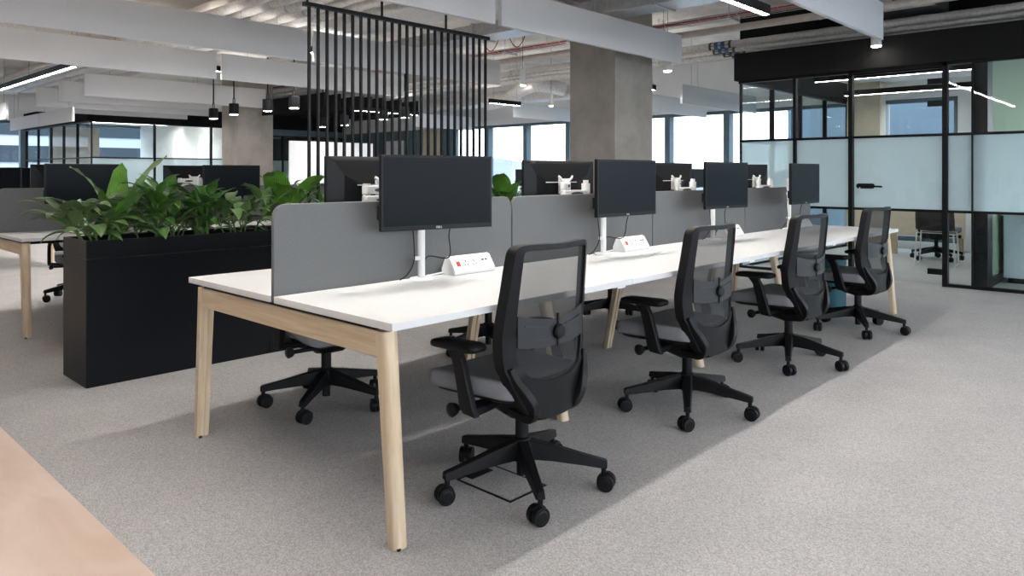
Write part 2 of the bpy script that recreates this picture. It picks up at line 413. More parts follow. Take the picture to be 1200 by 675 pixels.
# bulkhead over the glass, room ceiling, black plenum wall
b = MB().box(XG-.06, XG+.1, -5, 4.36, 2.42, 2.77).box(XG+.1, 13, 4.24, 4.36, 2.42, 2.77); struct(b.build('wall_bulkhead', M['bulkhead']))
b = MB().box(XG+.1, XF, -5, 4.24, 2.72, 2.77); struct(b.build('ceiling_meeting_room', M['wall']))
b = MB().box(9.85, 9.95, -5, 4.75, 2.77, ZS); struct(b.build('wall_plenum', M['bulkhead']))
# partition between the two rooms: green on the near side
b = MB().box(XG+.32, XF, 1.60, 1.64, 0, 2.72); struct(b.build('wall_green', M['green']))
b = MB().box(XG+.32, XF, 1.641, 1.70, 0, 2.72); struct(b.build('wall_meeting_room', M['wall']))
b = MB().box(XG+.06, XG+.32, 1.58, 1.72, 0, 2.72); struct(b.build('trim_1', M['blackm']))
b = MB().box(XG+.32, XF, 1.585, 1.599, 0, .1); struct(b.build('baseboard_green', M['bezel']))

# far left glazed room
YG = 19.2
glazing('window_%d' % n, (5.8, YG, 0), 0, 0, 3.2, [(.01,.02),(1.45,.05),(2.9,.05)], 2.48, [.81, 1.6]); n += 1
glazing('window_%d' % n, (5.8, YG, 0), PI/2, 0, 5.7, [(1.0,.03),(2.1,.03),(3.2,.03),(4.4,.03),(5.65,.1)], 2.48, [1.6], frost=False); n += 1
b = MB().box(5.78, 12.9, YG-.06, YG+.06, 2.48, 2.95).box(5.74, 5.86, YG+.06, YL-.1, 2.48, 2.95); struct(b.build('wall_far_bulkhead', M['baffle_black']))
b = MB().box(9.0, 9.15, YG, YL, 0, 2.95); struct(b.build('wall_far_room', M['wall']))
b = MB().box(6.3, 7.6, YL-.6, YL-.4, 0, 2.6); struct(b.build('wall_far_concrete', M['concrete']))
glazing('window_%d' % n, (9.2, YG, 0), 0, 0, 3.75, [(.6,.05),(1.6,.05),(2.6,.05),(3.6,.05)], 2.3, [.81, 1.6]); n += 1
b = MB().box(9.2, 12.9, YG-.04, YG+.04, 2.3, 2.48); struct(b.build('wall_far_band', M['teal_frame']))
b = MB().box(9.2, 11.2, YG+2.2, YG+2.3, 0, 2.9); struct(b.build('wall_far_green', M['green']))

# ---------------------------------------------------------------- outside
b = MB().box(-300, 600, -300, 600, -22.2, -22); struct(b.build('ground_outside', M['ext']))
hb = MB(); ring0 = []; ring1 = []
for i in range(90):
    a = R(-10 + i*1.5); r = 420
    h = -3 + 9*math.sin(i*.31)*math.sin(i*.13+1) + 5*math.sin(i*.71)
    ring0.append((r*math.cos(a), r*math.sin(a), -22)); ring1.append((r*1.25*math.cos(a), r*1.25*math.sin(a), max(2, h+8)))
hb.loft([ring0, ring1], cap=False, closed=False); struct(hb.build('hills', M['ext'], smooth=True))
def office(name, label, x0, x1, y0, y1, z1, wallm, face, bands):
    rt = thing(name, label, 'building', ((x0+x1)/2, (y0+y1)/2, -22))
    cx, cy = (x0+x1)/2, (y0+y1)/2
    MB().box(x0-cx, x1-cx, y0-cy, y1-cy, 0, z1+22).build('wall', M[wallm], rt)
    for zb in bands:
        if face == 'X':
            yy = y0 + .8
            while yy < y1 - 2:
                MB().box(x0-cx-.08, x0-cx+.1, yy-cy, yy-cy+2.0, zb+22, zb+23.7).build('window', M['bld_win'], rt); yy += 2.9
        else:
            MB().box(x0-cx+.3, x1-cx-.3, y0-cy-.08, y0-cy+.1, zb+22, zb+22.85).build('ribbon_window', M['bld_glass'], rt)
    MB().box(x0-cx-.2, x1-cx+.2, y0-cy-.2, y1-cy+.2, z1+22, z1+22.4).build('parapet', M[wallm], rt)
    return rt
office('office_building', 'blue clad office block outside the meeting room windows', 25, 36, -3, 10.3, 9, 'bld_blue', 'X', [-5.5, -2.4, .7, 3.8])
office('office_building', 'pale office block with ribbon windows outside the far left windows', -14, 24, 44, 56, 12, 'bld_pale', 'Y', [-5.2, -3.8, -2.4, -1, .4, 1.8, 3.2, 4.6, 6.0, 7.4, 8.8])

# ------------------------------------------------------------------ bench desks
BAY = 1.366; HD = .74
def leg_mesh(xc, foot_y, top_y, outer, ztop=.7):
    """D-section splayed leg: rounded on the outer (Y) side, grooved inside"""
    wx, wy = .064, .050
    sec = []
    for k in range(11):
        a = PI*k/10
        sec.append((wx/2*math.cos(a), wy*.5*math.sin(a)**.8*1.0 + .004))
    sec += [(-wx/2, -.022), (-.012, -.022), (-.008, -.012), (.008, -.012), (.012, -.022), (wx/2, -.022)]
    rings = []
    for z, y, sc in ((0.002, foot_y, .86), (ztop, top_y, 1.0)):
        rings.append([(xc + px*sc, y + outer*py*sc, z) for px, py in sec])
    m = MB().loft(rings); return m
def bench(name, label, loc, bays, far=False, group=None):
    rt = thing(name, label, 'desk', loc, 0, group)
    L = bays*BAY; W = 1.53
    for i in range(bays):
        for s in (0, 1):
            y0, y1 = (0, .748) if s == 0 else (.782, W)
            MB().box(i*BAY+.001, (i+1)*BAY-.001, y0, y1, HD-.026, HD).build('tabletop', M['white_top'], rt, bevel=.0015)
    for xe in (.045, L-.045):
        for fy, ty, o in ((.026, .085, -1), (W-.030, W-.085, 1)):
            l = leg_mesh(xe, fy, ty, o).build('leg', M['ash'], rt, smooth=True, angle=30)
            MB().cyl((xe-.012, fy-.018 if o < 0 else fy-.024, 0), (xe-.012, fy-.018 if o < 0 else fy-.024, .008), .008).build('glide', M['black'], l)
        MB().box(xe-.028, xe+.020, .10, W-.10, .612, .7).build('end_rail', M['ash_rail'], rt, bevel=.004)
        MB().box(xe-.025, xe+.025, .12, W-.12, .7, .7135).build('spacer', M['black'], rt)
    for i in range(1, bays):
        for fy, ty, o in ((W/2-.36, W/2-.42, -1), (W/2+.36, W/2+.42, 1)):
            l = leg_mesh(i*BAY, fy, fy + (.14 if o > 0 else -.14)*-1 + (ty-fy)*0, o, .69).build('leg', M['ash'], rt, smooth=True, angle=30)
        MB().box(i*BAY-.03, i*BAY+.03, .06, W-.06, .69, .7135).build('crossbar', M['white_metal'], rt)
    for y in (.3, W-.3):
        MB().box(.06, L-.06, y-.02, y+.02, .672, .7135).build('beam', M['black'], rt)
    return rt
DX, DY = 1.434, 1.87
bench('bench_desk', 'long white bench desk with pale ash legs in front of the black planters', (DX, DY, 0), 4, group='bench desks')
LY = 6.29
bench('bench_desk', 'white bench desk with ash legs behind the black planters', (DX, LY, 0), 4, group='bench desks')
bench('bench_desk', 'farther white bench desk near the far left windows', (.17, 11.0, 0), 2, group='bench desks')
bench('bench_desk', 'short white bench desk by the window wall beyond the concrete column', (9.9, 5.7, 0), 2, group='bench desks')
bench('bench_desk', 'short white bench desk by the windows behind the tall leafy plant', (9.9, 9.0, 0), 2, group='bench desks')

# fabric divider screens
def divider_poly(Lg, H, r=.055):
    p = [(0,0),(Lg,0)]
    for k in range(7): a = R(90*k/6); p.append((Lg-r+r*math.cos(a), H-r+r*math.sin(a)))
    for k in range(7): a = R(90+90*k/6); p.append((r+r*math.cos(a), H-r+r*math.sin(a)))
    return p
def make_divider(label, loc, group):
    rt = thing('desk_divider', label, 'divider', loc, 0, group)
    MB().prism(divider_poly(BAY-.008, .385), -.011, .011, 'Y').build('fabric_panel', M['felt'], rt, bevel=.004)
    for x in (.25, BAY-.25):
        MB().box(x-.03, x+.03, -.012, .012, -.06, .0).build('clamp', M['white_metal'], rt)
    return rt
ord_ = ['nearest', 'second', 'third', 'farthest']
div0 = make_divider('grey fabric desk divider at the near end of the front bench', (DX+.004, 2.635, .715), 'dividers along the front bench')
for i in range(1, 4):
    dup(div0, (DX+i*BAY+.004, 2.635, .715), 0, ['','second grey divider from the near end of the front bench','third grey divider from the near end of the front bench','grey divider at the far end of the front bench beside the glass door'][i])
for i in range(4):
    dup(div0, (DX+i*BAY+.004, LY+.765, .715), 0, ['near grey divider on the bench behind the planters','second grey divider on the bench behind the planters','third grey divider on the bench behind the planters','far grey divider on the bench behind the planters'][i], 'dividers on the bench behind the planters')

# ------------------------------------------------------------------ monitors on pole arms
def make_monitor(label, group, reach=.13, cab=True, fold=False):
    """origin on the desk at the pole foot; screen faces local -Y"""
    rt = thing('monitor', label, 'monitor', (0,0,0), 0, group)
    MB().lathe([(.054,0),(.054,.006),(.050,.009),(.03,.010)], 32).build('pole_base', M['white_metal'], rt, smooth=True)
    MB().cyl((0,0,.008), (0,0,.44), .0165, n=20).build('pole', M['white_metal'], rt, smooth=True)
    m = MB().cyl((0,0,.36),(0,0,.42),.026,n=20)
    m.build('collar', M['white_metal'], rt, smooth=True)
    for z in (.09,.3): MB().box(-.04,-.012,-.008,.008,z,z+.016).build('cable_clip', M['white_metal'], rt)
    scr = empty('screen_head', (0, -reach, 0), 0, rt)
    return rt, scr
LOGO = {}
def screen_parts(parent, W=.553, H=.325, zb=.235):
    hd = empty('screen_head', (0,0,0), 0, parent)
    MB().box(-W/2, W/2, -.012, .012, zb, zb+H).build('bezel', M['bezel'], hd, bevel=.004)
    MB().box(-W/2+.011, W/2-.011, -.0128, -.0121, zb+.021, zb+H-.011).build('panel', M['screen'], hd)
    # sculpted back shell
    rings = []
    for y, mx, mz0, mz1 in ((.012, .0, .0, .0), (.022, .03, .02, .02), (.040, .075, .03, .085), (.052, .16, .04, .13)):
        rings.append([(-W/2+mx, y, zb+mz0), (W/2-mx, y, zb+mz0), (W/2-mx, y, zb+H-mz1), (-W/2+mx, y, zb+H-mz1)])
    MB().loft(rings).build('back_shell', M['bezel'], hd, bevel=.006)
    MB().box(-.10,.14,.0505,.0535,zb+H-.135,zb+H-.130).build('vent_line', M['white_metal'], hd)
    MB().box(-W/2-.004, -W/2+.012, -.004, .02, zb+.05, zb+.11).build('port_block', M['black'], hd)
    cu = bpy.data.curves.new('logo', 'FONT'); cu.body = 'DELL'; cu.size = .0135; cu.align_x = 'CENTER'; cu.extrude = .0003
    cu.materials.append(M['logo'])
    if 'logo' not in LOGO:
        tmp = bpy.data.objects.new('logo_text', cu); COL.objects.link(tmp)
        dg = bpy.context.evaluated_depsgraph_get()
        LOGO['logo'] = bpy.data.meshes.new_from_object(tmp.evaluated_get(dg)); bpy.data.objects.remove(tmp)
    lo = bpy.data.objects.new('logo', LOGO['logo']); COL.objects.link(lo); lo.parent = hd
    lo.location = (0, -.0126, zb+.006); lo.rotation_euler = (PI/2, 0, 0)
    return hd
def full_monitor(label, group, loc, rz, head, head_rz, face, cab=True):
    """head = (dx, dy) of the screen centre from the pole; face = -1 faces -Y"""
    rt, junk = make_monitor(label, group)
    bpy.data.objects.remove(junk)
    rt.location = loc; rt.rotation_euler = (0, 0, rz)
    hd = screen_parts(rt)
    hd.location = (head[0], head[1], 0); hd.rotation_euler = (0,0,head_rz)
    # arm from collar to the screen back: two flat links, each with an oval slot
    fx = Vector((math.cos(head_rz), math.sin(head_rz), 0)); by = Vector((-math.sin(head_rz), math.cos(head_rz), 0))
    hp = Vector((head[0], head[1], 0)) + by*.052
    end = hp + by*.03
    side = .17
    el = Vector((side, (end.y)*.5 , 0)) if True else None
    a = Vector((0,0,.40)); bb = Vector((-side if face > 0 else side*.8, end.y*.55, .40))
    def link(p, q, z, name):
        d = Vector((q.x-p.x, q.y-p.y, 0)); Lk = d.length; ang = math.atan2(d.y, d.x)
        poly = []
        for k in range(9): t = R(-90+180*k/8); poly.append((Lk+.021*math.cos(t), .021*math.sin(t)))
        for k in range(9): t = R(90+180*k/8); poly.append((.021*math.cos(t), .021*math.sin(t)))
        m = MB().prism(poly, z-.02, z+.02, 'Z')
        rot = Matrix.Translation((p.x, p.y, 0)) @ Matrix.Rotation(ang, 4, 'Z')
        m.v = [tuple(rot @ Vector(v)) for v in m.v]
        o = m.build(name, M['white_metal'], rt, bevel=.004)
        s_ = MB()
        sl = [(Lk/2 + Lk*.28*math.cos(R(k*22.5)), .0, z + .009*math.sin(R(k*22.5))) for k in range(16)]
        s_.loft([[rot @ Vector((x, -.0216, zz)) for x, _, zz in sl], [rot @ Vector((x, .0216, zz)) for x, _, zz in sl]])
        s_.build('slot', M['socket'], o)
    link(a, bb, .36, 'arm_link'); link(bb, Vector((end.x, end.y, .4)), .405, 'arm_link')
    MB().cyl((bb.x,bb.y,.335),(bb.x,bb.y,.435),.018).build('elbow', M['white_metal'], rt, smooth=True)
    m = MB().cyl((end.x,end.y,.37),(end.x,end.y,.44),.02)
    m.cyl(end+Vector((0,0,.405)), hp+Vector((0,0,.405)), .016)
    rr = Matrix.Translation((hp.x,hp.y,.405)) @ Matrix.Rotation(head_rz,4,'Z')
    m.box(-.045,.045,-.002,.004,-.045,.045,rr)
    for sx in (-1,1):
        m.tube([rr@Vector((sx*.02,.008,.02)), rr@Vector((sx*.045,.02,.05)), rr@Vector((sx*.055,.012,.058))], .007, 8)
    m.build('bracket', M['white_metal'], rt, smooth=True)
    if cab:
        c0 = hp + fx*.1 + Vector((0,0,.26)); c1 = Vector((.02,.012,.05)); 
        mid = (c0+c1)/2 + fx*.06 + Vector((0,0,-.06))
        MB().tube(ease([c0, c0+Vector((.0,.02,-.06)), mid, c1+Vector((.03,.0,.05)), c1], 6), .0028, 6).build('cable', M['black'], rt, smooth=True)
        c0 = hp - fx*.1 + Vector((0,0,.28))
        MB().tube(ease([c0, Vector((-.05,.0,.24)), Vector((-.045,-.004,.1)), Vector((-.06,.02,.03)), Vector((-.10,.03,.004))], 6), .0028, 6).build('cable', M['black'], rt, smooth=True)
    return rt
gF = 'monitors on the near side of the front bench'
poleX = [2.13, 3.52, 4.86, 6.22]; poleY = [2.56, 2.556, 2.552, 2.55]
heads = [((-.01,-.125), R(-12.6)), ((.005,-.16), R(-3)), ((-.1,-.155), R(-4)), ((-.30,-.25), R(-1))]
labF = ['large black monitor facing out at the near end of the front bench', 'second black monitor from the near end, screen facing out, above the second chair',
        'third black monitor from the near end of the front bench, screen facing out', 'black monitor facing out at the far end of the bench before the frosted glass']
for i in range(4):
    full_monitor(labF[i], gF, (poleX[i], poleY[i], HD), 0, heads[i][0], heads[i][1], -1)
gB = 'monitors on the far side of the front bench'
labB = ['black monitor seen from behind over the nearest grey divider', 'black monitor seen from behind with creased back and white pole stub',
        'black monitor seen from behind with folded white arm, just beyond the second screen', 'black monitor seen from behind, farthest along the bench']
headsB = [((-.03,.14), R(180-4)), ((-.09,.14), R(180-11)), ((-.1,.14), R(180-6)), ((-.1,.14), R(180-6))]
poleB = [2.13, 3.55, 4.85, 6.2]
for i in range(4):
    full_monitor(labB[i], gB, (poleB[i], 2.71, HD), 0, headsB[i][0], headsB[i][1], 1, cab=False)
gL = 'monitors on the bench behind the planters'
specL = [(2.05, LY+.62, -.08, -.19, -2, -1, 'black monitor behind the left end of the plants, screen facing out'),
         (3.30, LY+.62, -.05, -.19, -2, -1, 'black monitor behind the right end of the nearest planter, screen facing out'),
         (4.75, LY+.62, -.05, -.19, 0, -1, 'black monitor on the rear bench behind the slat screen'),
         (6.1, LY+.62, -.05, -.19, 0, -1, 'black monitor at the far end of the bench behind the planters'),
         (2.08, LY+.91, -.05, .19, 180, 1, 'black monitor back at the near end of the rear bench'),
         (3.15, LY+.91, .0, .19, 180, 1, 'black monitor back just left of the far concrete column')]
for (x, y, hx, hy, a, fc, lb) in specL:
    full_monitor(lb, gL, (x, y, HD), 0, (hx, hy), R(a), fc, cab=False)
for (x, y, a, lb) in [(2.45, 11.65, -62, 'turned black monitor at the far left edge'), (2.72, 12.0, -55, 'turned black monitor near the far left windows'),
                      (11.4, 6.35, 0, 'small distant black monitor before the windows right of the column'), (10.55, 9.65, 0, 'small distant monitor behind the tall leaf'),
                      (11.05, 9.9, 0, 'small distant black monitor beside the window mullion')]:
    full_monitor(lb, 'distant monitors', (x, y, HD), 0, (0,-.12 if a > -30 else -.1), R(a), -1, cab=False)

# ------------------------------------------------------------------ power modules
def power(label, loc, rz=0):
    rt = thing('power_module', label, 'power strip', loc, rz, 'power modules on the front bench')
    prof = [(-.045,0),(.045,0),(.045,.03),(.02,.082),(.004,.088),(-.012,.08),(-.050,.022),(-.050,.006)]
    MB().prism(prof, 0, .27, 'X').build('housing', M['plastic_white'], rt, bevel=.004)
    # sloped face from (-.050,.022) to (-.012,.080)
    d = Vector((0,.038,.058)).normalized(); nrm = Vector((0,-.058,.038)).normalized()
    base = Vector((0,-.050,.022))
    rot = Matrix((( 1,0,0),(0,d.y,nrm.y),(0,d.z,nrm.z))).to_4x4()
    def at(x, u): return Matrix.Translation(base + d*u + Vector((x,0,0))) @ rot
    MB().box(-.009,.009,-.012,.012,-.001,.003, at(.04,.035)).build('switch', M['redsw'], rt)
    for x in (.09,.145):
        m = MB()
        m.box(-.002,.002,.008,.018,-.001,.0012, at(x,.033)); m.box(-.013,-.006,-.008,-.004,-.001,.0012, at(x,.033)); m.box(.006,.013,-.008,-.004,-.001,.0012, at(x,.033))
        m.build('socket', M['socket'], rt)
    MB().box(-.007,.007,-.004,.004,-.001,.0012, at(.205,.045)).box(-.007,.007,-.004,.004,-.001,.0012, at(.228,.045)).build('usb_port', M['socket'], rt)
    MB().tube(ease([(0,.03,.012),(-.03,.035,.008),(-.06,.036,.006),(-.10,.038,.004)],5), .004, 6).build('lead', M['plastic_white'], rt, smooth=True)
    return rt
pm = [2.30, 3.70, 5.03, 6.40]
lbP = ['white power module with red switch beside the nearest monitor pole', 'white power module beside the second monitor pole', 'white power module half hidden by the second chair', 'white power module at the far end of the front bench']
for x, lb in zip(pm, lbP): power(lb, (x, 2.572, HD))

# ------------------------------------------------------------------ task chairs
def make_chair(base_rot=0, arms=True):
    rt = empty('task_chair')
    # star base and casters
    st = empty('star_base', (0,0,0), base_rot, rt)
    st_m = MB()
    st_m.lathe([(.030,.10),(.040,.105),(.042,.17),(.034,.19),(.028,.195)], 24)
    for k in range(5):
        a = 2*PI*k/5; m = Matrix.Rotation(a, 4, 'Z')
        rings = []
        for (r, hw, z0, z1) in ((.025,.028,.112,.186),(.12,.024,.108,.166),(.24,.020,.096,.136),(.322,.018,.086,.118),(.332,.016,.088,.114)):
            rings.append([m @ Vector(p) for p in ((r,-hw,z0),(r,hw,z0),(r,hw*.75,z1),(r,-hw*.75,z1))])
        st_m.loft(rings)
    st_o = st_m.build('star_arms', M['black'], st, bevel=.003, smooth=True, angle=40)
    for k in range(5):
        a = 2*PI*k/5
        c = empty('caster', (.312*math.cos(a), .312*math.sin(a), 0), a + random.uniform(-1,1), rt)
        c.location = (.318*math.cos(a+base_rot), .318*math.sin(a+base_rot), 0)
        wm = MB()
        for s in (-1, 1):
            wm.cyl((.010, s*.006, .033), (.010, s*.027, .033), .033, .033, 20)
            wm.cyl((.010, s*.027, .033), (.010, s*.030, .033), .025, .020, 20)
        wm.build('wheels', M['black'], c, smooth=True, angle=30, bevel=.002)
        hm = MB().cyl((0,0,.05),(0,0,.092),.010, n=10)
        arc = [(.010+.037*math.cos(R(t)), .033+.037*math.sin(R(t))) for t in range(35, 176, 14)]
        arc2 = [(.010+.032*math.cos(R(t)), .033+.032*math.sin(R(t))) for t in range(175, 34, -14)]
        hm.prism(arc+arc2, -.0055, .0055, 'Y')
        hm.build('fork', M['black'], c, smooth=True, angle=40)
    MB().cyl((0,0,.045),(0,0,.2),.021,n=20).cyl((0,0,.19),(0,0,.31),.026,n=20).build('gas_column', M['black'], rt, smooth=True, angle=40)
    # mechanism
    rings = []
    for (y, hw, z0, z1) in ((-.15,.05,.300,.352),(-.10,.085,.285,.365),(.0,.095,.275,.37),(.09,.085,.29,.37),(.15,.06,.325,.37)):
        rings.append([(-hw,y,z1),(hw,y,z1),(hw*1.0,y,z0+.03),(hw*.6,y,z0),(-hw*.6,y,z0),(-hw,y,z0+.03)])
    MB().loft(rings).build('mechanism', M['black'], rt, bevel=.006, smooth=True, angle=40)
    # side levers with knobs
    for sx in (-1, 1):
        y = .10
        m = MB().cyl((sx*.07,y,.33),(sx*.25,y+.01,.335),.011,n=12)
        lo = m.build('lever', M['black'], rt, smooth=True)
        MB().lathe([(.012,0),(.021,.004),(.026,.018),(.027,.028),(.018,.036),(.004,.038)], 16, Matrix.Translation((sx*.245,y+.01,.335)) @ Matrix.Rotation(sx*PI/2,4,'Y')).build('knob', M['black'], lo, smooth=True)
    # seat: pan and cushion
    def slab(w0, w1, y0, y1, z, t, rings_n=None):
        pass
    pan = MB()
    for_ = []
    for (z, k) in ((.372,.80),(.385,.93),(.398,.95)):
        for_.append([(x*k*(1-.16*max(0,-y/.2)**1.5), y*k+.078, z + (.0 if y < .1 else -.012*((y-.1)/.12)**2)) for x, y in rrect(.485,.43,.07,6)])
    pan.loft(for_).build('seat_pan', M['black'], rt, smooth=True, angle=50)
    cu = []
    for (z, k) in ((.392,.965),(.398,.99),(.412,1.0),(.444,1.0),(.454,.985),(.459,.95),(.460,.85),(.457,.5),(.455,.15)):
        ring = []
        for x, y in rrect(.495,.435,.055,6):
            yy = y*k; xx = x*k*(1 - .16*max(0,(-yy)/.2)**1.5)
            dz = -.016*max(0,(yy-.06)/.14)**2 + .010*max(0,(abs(xx)-.1)/.14)**2
            ring.append((xx, yy+.078, z+dz))
        cu.append(ring)
    MB().loft(cu).build('seat_cushion', M['seat'], rt, smooth=True, angle=70)
    # armrests
    for sx in ((-1, 1) if arms else ()):
        ar = MB()
        # bracket under the seat, then the upright leaning forward
        path = [(.11,.03,.352,.030,.012),(.20,.02,.348,.030,.013),(.262,.012,.350,.030,.016)]
        rings = []
        for (x,y,z,hy,hz) in path:
            rings.append([(sx*x,y-hy,z-hz),(sx*x,y+hy,z-hz),(sx*x,y+hy,z+hz),(sx*x,y-hy,z+hz)])
        ar.loft(rings)
        rings = []
        for (x,y,z,hx,hy) in ((.268,.006,.334,.014,.034),(.274,.016,.36,.014,.036),(.276,.038,.45,.014,.031),(.276,.060,.525,.014,.030),(.272,.085,.555,.015,.034),(.266,.095,.570,.020,.05)):
            rings.append([(sx*x-hx,y-hy,z),(sx*x+hx,y-hy,z),(sx*x+hx,y+hy,z+hy*.15),(sx*x-hx,y+hy,z+hy*.15)])
        ar.loft(rings)
        ao = ar.build('armrest', M['black'], rt, bevel=.005, smooth=True, angle=50)
        pd = []
        for (z,k) in ((.570,.86),(.577,.98),(.588,1.0),(.597,.96),(.601,.82),(.602,.3)):
            ring = []
            for x, y in rrect(.088,.26,.028,6):
                yy = y*k; xx = x*k*(1-.25*max(0,(yy)/.13))
                ring.append((sx*(.266)+xx, .085+yy, z - .012*max(0,(yy-.03)/.1)**2))
            pd.append(ring)
        MB().loft(pd).build('arm_pad', M['black'], ao, smooth=True, angle=60)
    # backrest: closed frame loop; half outline (x, z), bow y(z), stile width/depth
    def bow(x, z):
        y = -.165 - .035*((z-.62)/.35)*(1 if z > .62 else -.35)
        return y + .95*x*x*(1.0 if z > .5 else .8)
    half = [(0,.962),(.10,.964),(.175,.962),(.205,.945),(.214,.90),(.222,.80),(.232,.70),(.236,.62),(.234,.55),(.222,.49),(.196,.43),(.165,.375),(.13,.335),(.07,.318),(0,.315)]
    halfi = [(0,.942),(.10,.943),(.165,.941),(.178,.925),(.181,.89),(.186,.80),(.190,.70),(.189,.62),(.183,.555),(.164,.508),(.135,.482),(.10,.468),(.06,.458),(.03,.455),(0,.454)]
    so = ease([(x,0,z) for x,z in half], 3); si = ease([(x,0,z) for x,z in halfi], 3)
    def full(c): return [(p.x,p.z) for p in c] + [(-p.x,p.z) for p in reversed(c[1:-1])]
    fo, fi = full(so), full(si)
    nO = len(fo)
    fr = MB(); vs = []; fs = []
    for (x,z),(xi,zi) in zip(fo, fi):
        yo, yi = bow(x,z), bow(xi,zi)
        sw = .018 + .022*min(1, abs(x)/.2)
        vs += [(x*1.01,yo+sw,z),(x*1.0,yo-.006,z),(xi,yi-.012,zi),(xi,yi+.006,zi)]
    for i in range(nO):
        j = (i+1) % nO
        for k in range(4):
            fs.append((i*4+k, i*4+(k+1)%4, j*4+(k+1)%4, j*4+k))
    fr.add(vs, fs); fo_ = fr.build('back_frame', M['black'], rt, smooth=True, angle=55, bevel=.002)
    # mesh panel filling the frame (grid between the inner outline and the centre line)
    mp = MB(); zs = [z for x,z in [(p.x,p.z) for p in si]]
    left = [(-p.x,p.z) for p in si]; right = [(p.x,p.z) for p in si]
    vs = []; fs = []; nx = 10
    for (xl,zl),(xr,zr) in zip(left, right):
        for k in range(nx+1):
            x = xl+(xr-xl)*k/nx; vs.append((x, bow(x,zl)-.002, zl))
    for i in range(len(left)-1):
        for k in range(nx):
            a = i*(nx+1)+k; fs.append((a,a+1,a+nx+2,a+nx+1))
    mp.add(vs, fs); mp.build('back_mesh', M['mesh'], rt, smooth=True, angle=80)
    # curved lumbar band on the rear of the mesh, slotted, with its round knob
    def lz(x): return .650 - .020*(1-(x/.186)**2)
    lb = MB(); rings = []
    for k in range(15):
        x = -.186+.372*k/14; t = abs(x)/.186
        z = lz(x); hh = .048 + .010*t
        y = bow(x,z) - .012
        rings.append([(x,y-.004,z-hh),(x,y+.004,z-hh),(x,y+.004,z+hh),(x,y-.004,z+hh)])
    lo = lb.loft(rings).build('lumbar_support', M['lumbar'], rt, smooth=True, angle=40)
    for dz in (-.024,.024):
        for sx in (-1,1):
            sl = []
            for k in range(6):
                x = sx*(.045+.115*k/5); z = lz(x)+dz; y = bow(x,z)-.0165
                sl.append([(x,y-.001,z-.0022),(x,y+.002,z-.0022),(x,y+.002,z+.0022),(x,y-.001,z+.0022)])
            MB().loft(sl).build('slot', M['socket'], lo)
    MB().lathe([(.026,-.004),(.028,.002),(.028,.014),(.023,.020),(.006,.021)], 24, Matrix.Translation((0,bow(0,.63)-.014,.632)) @ Matrix.Rotation(PI/2,4,'X')).build('lumbar_knob', M['black'], lo, smooth=True)
    MB().box(-.004,.004,bow(0,.6)-.021,bow(0,.6)-.014,.575,.70).build('lumbar_rail', M['bezel'], lo)
    # solid lower back panel and carrier arms that sweep down under the seat
    lp = MB(); vs = []; fs = []
    rows = [(.478,.150),(.450,.185),(.41,.186),(.375,.165),(.345,.130),(.325,.07)]
    for zi,(z,hw) in enumerate(rows):
        for k in range(9):
            x = -hw+2*hw*k/8; vs.append((x, bow(x,z)+.004, z - .014*(1-(x/hw)**2)*(1 if zi==0 else 0)))
    for i in range(len(rows)-1):
        for k in range(8):
            a = i*9+k; fs.append((a,a+1,a+10,a+9))
    lp.add(vs, fs); q = lp.build('lower_panel', M['black'], rt, smooth=True, angle=80)
    sd = q.modifiers.new('thick','SOLIDIFY'); sd.thickness = .008
    for sx in (-1,1):
        pth = ease([(sx*.212,-.134,.520),(sx*.196,-.148,.475),(sx*.165,-.168,.425),(sx*.135,-.178,.375),(sx*.115,-.150,.325),(sx*.095,-.08,.315),(sx*.08,-.02,.318)], 4)
        rings = []
        for i,p in enumerate(pth):
            t = (pth[min(i+1,len(pth)-1)]-pth[max(i-1,0)]).normalized()
            s_ = Vector((1,0,0)); s_ = (s_ - t*s_.dot(t)).normalized(); u = t.cross(s_)
            f = i/(len(pth)-1); a, c = .010+.007*min(1,f*3), .020+.012*math.sin(f*PI)
            rings.append([p+s_*a+u*c*.6, p+s_*a-u*c*.6, p-s_*a-u*c*.6, p-s_*a+u*c*.6])
        MB().loft(rings).build('back_carrier', M['black'], rt, bevel=.004, smooth=True, angle=50)
    return rt
def chair(label, group, loc, rz, base_rot, arms=True):
    r = make_chair(base_rot - rz, arms)
    r.location = (*loc, 0); r.rotation_euler = (0,0,rz)
    return tag(r, label, 'chair', group)
gC = 'task chairs along the front bench'
chair('nearest black task chair with grey seat, its mesh back towards us', gC, (2.105,1.92), R(0), R(18))
chair('second black task chair from the near end of the bench', gC, (3.37,1.915), R(-2), R(-6))
chair('third black task chair from the near end of the bench', gC, (4.65,1.91), R(-5), R(-14))
chair('black task chair at the far end of the bench in front of the teal stool', gC, (5.98,1.91), R(-5), R(-8))
gC2 = 'task chairs on the far side of the front bench'
chair('black task chair seen under the near end of the bench between the ash legs', gC2, (2.14,3.355), R(177), R(1))
chair('black task chair under the bench, seen behind the nearest chair back', gC2, (3.55,3.55), R(175), R(30))
chair('black task chair under the bench, seen behind the second chair', gC2, (4.95,3.52), R(185), R(5))
gC3 = 'task chairs at the bench behind the planters'
chair('black task chair behind the left end of the nearest planter', gC3, (2.06,6.26), R(14), R(-20))
chair('black task chair on the far side of the left bench', gC3, (2.32,7.95), R(170), R(40))

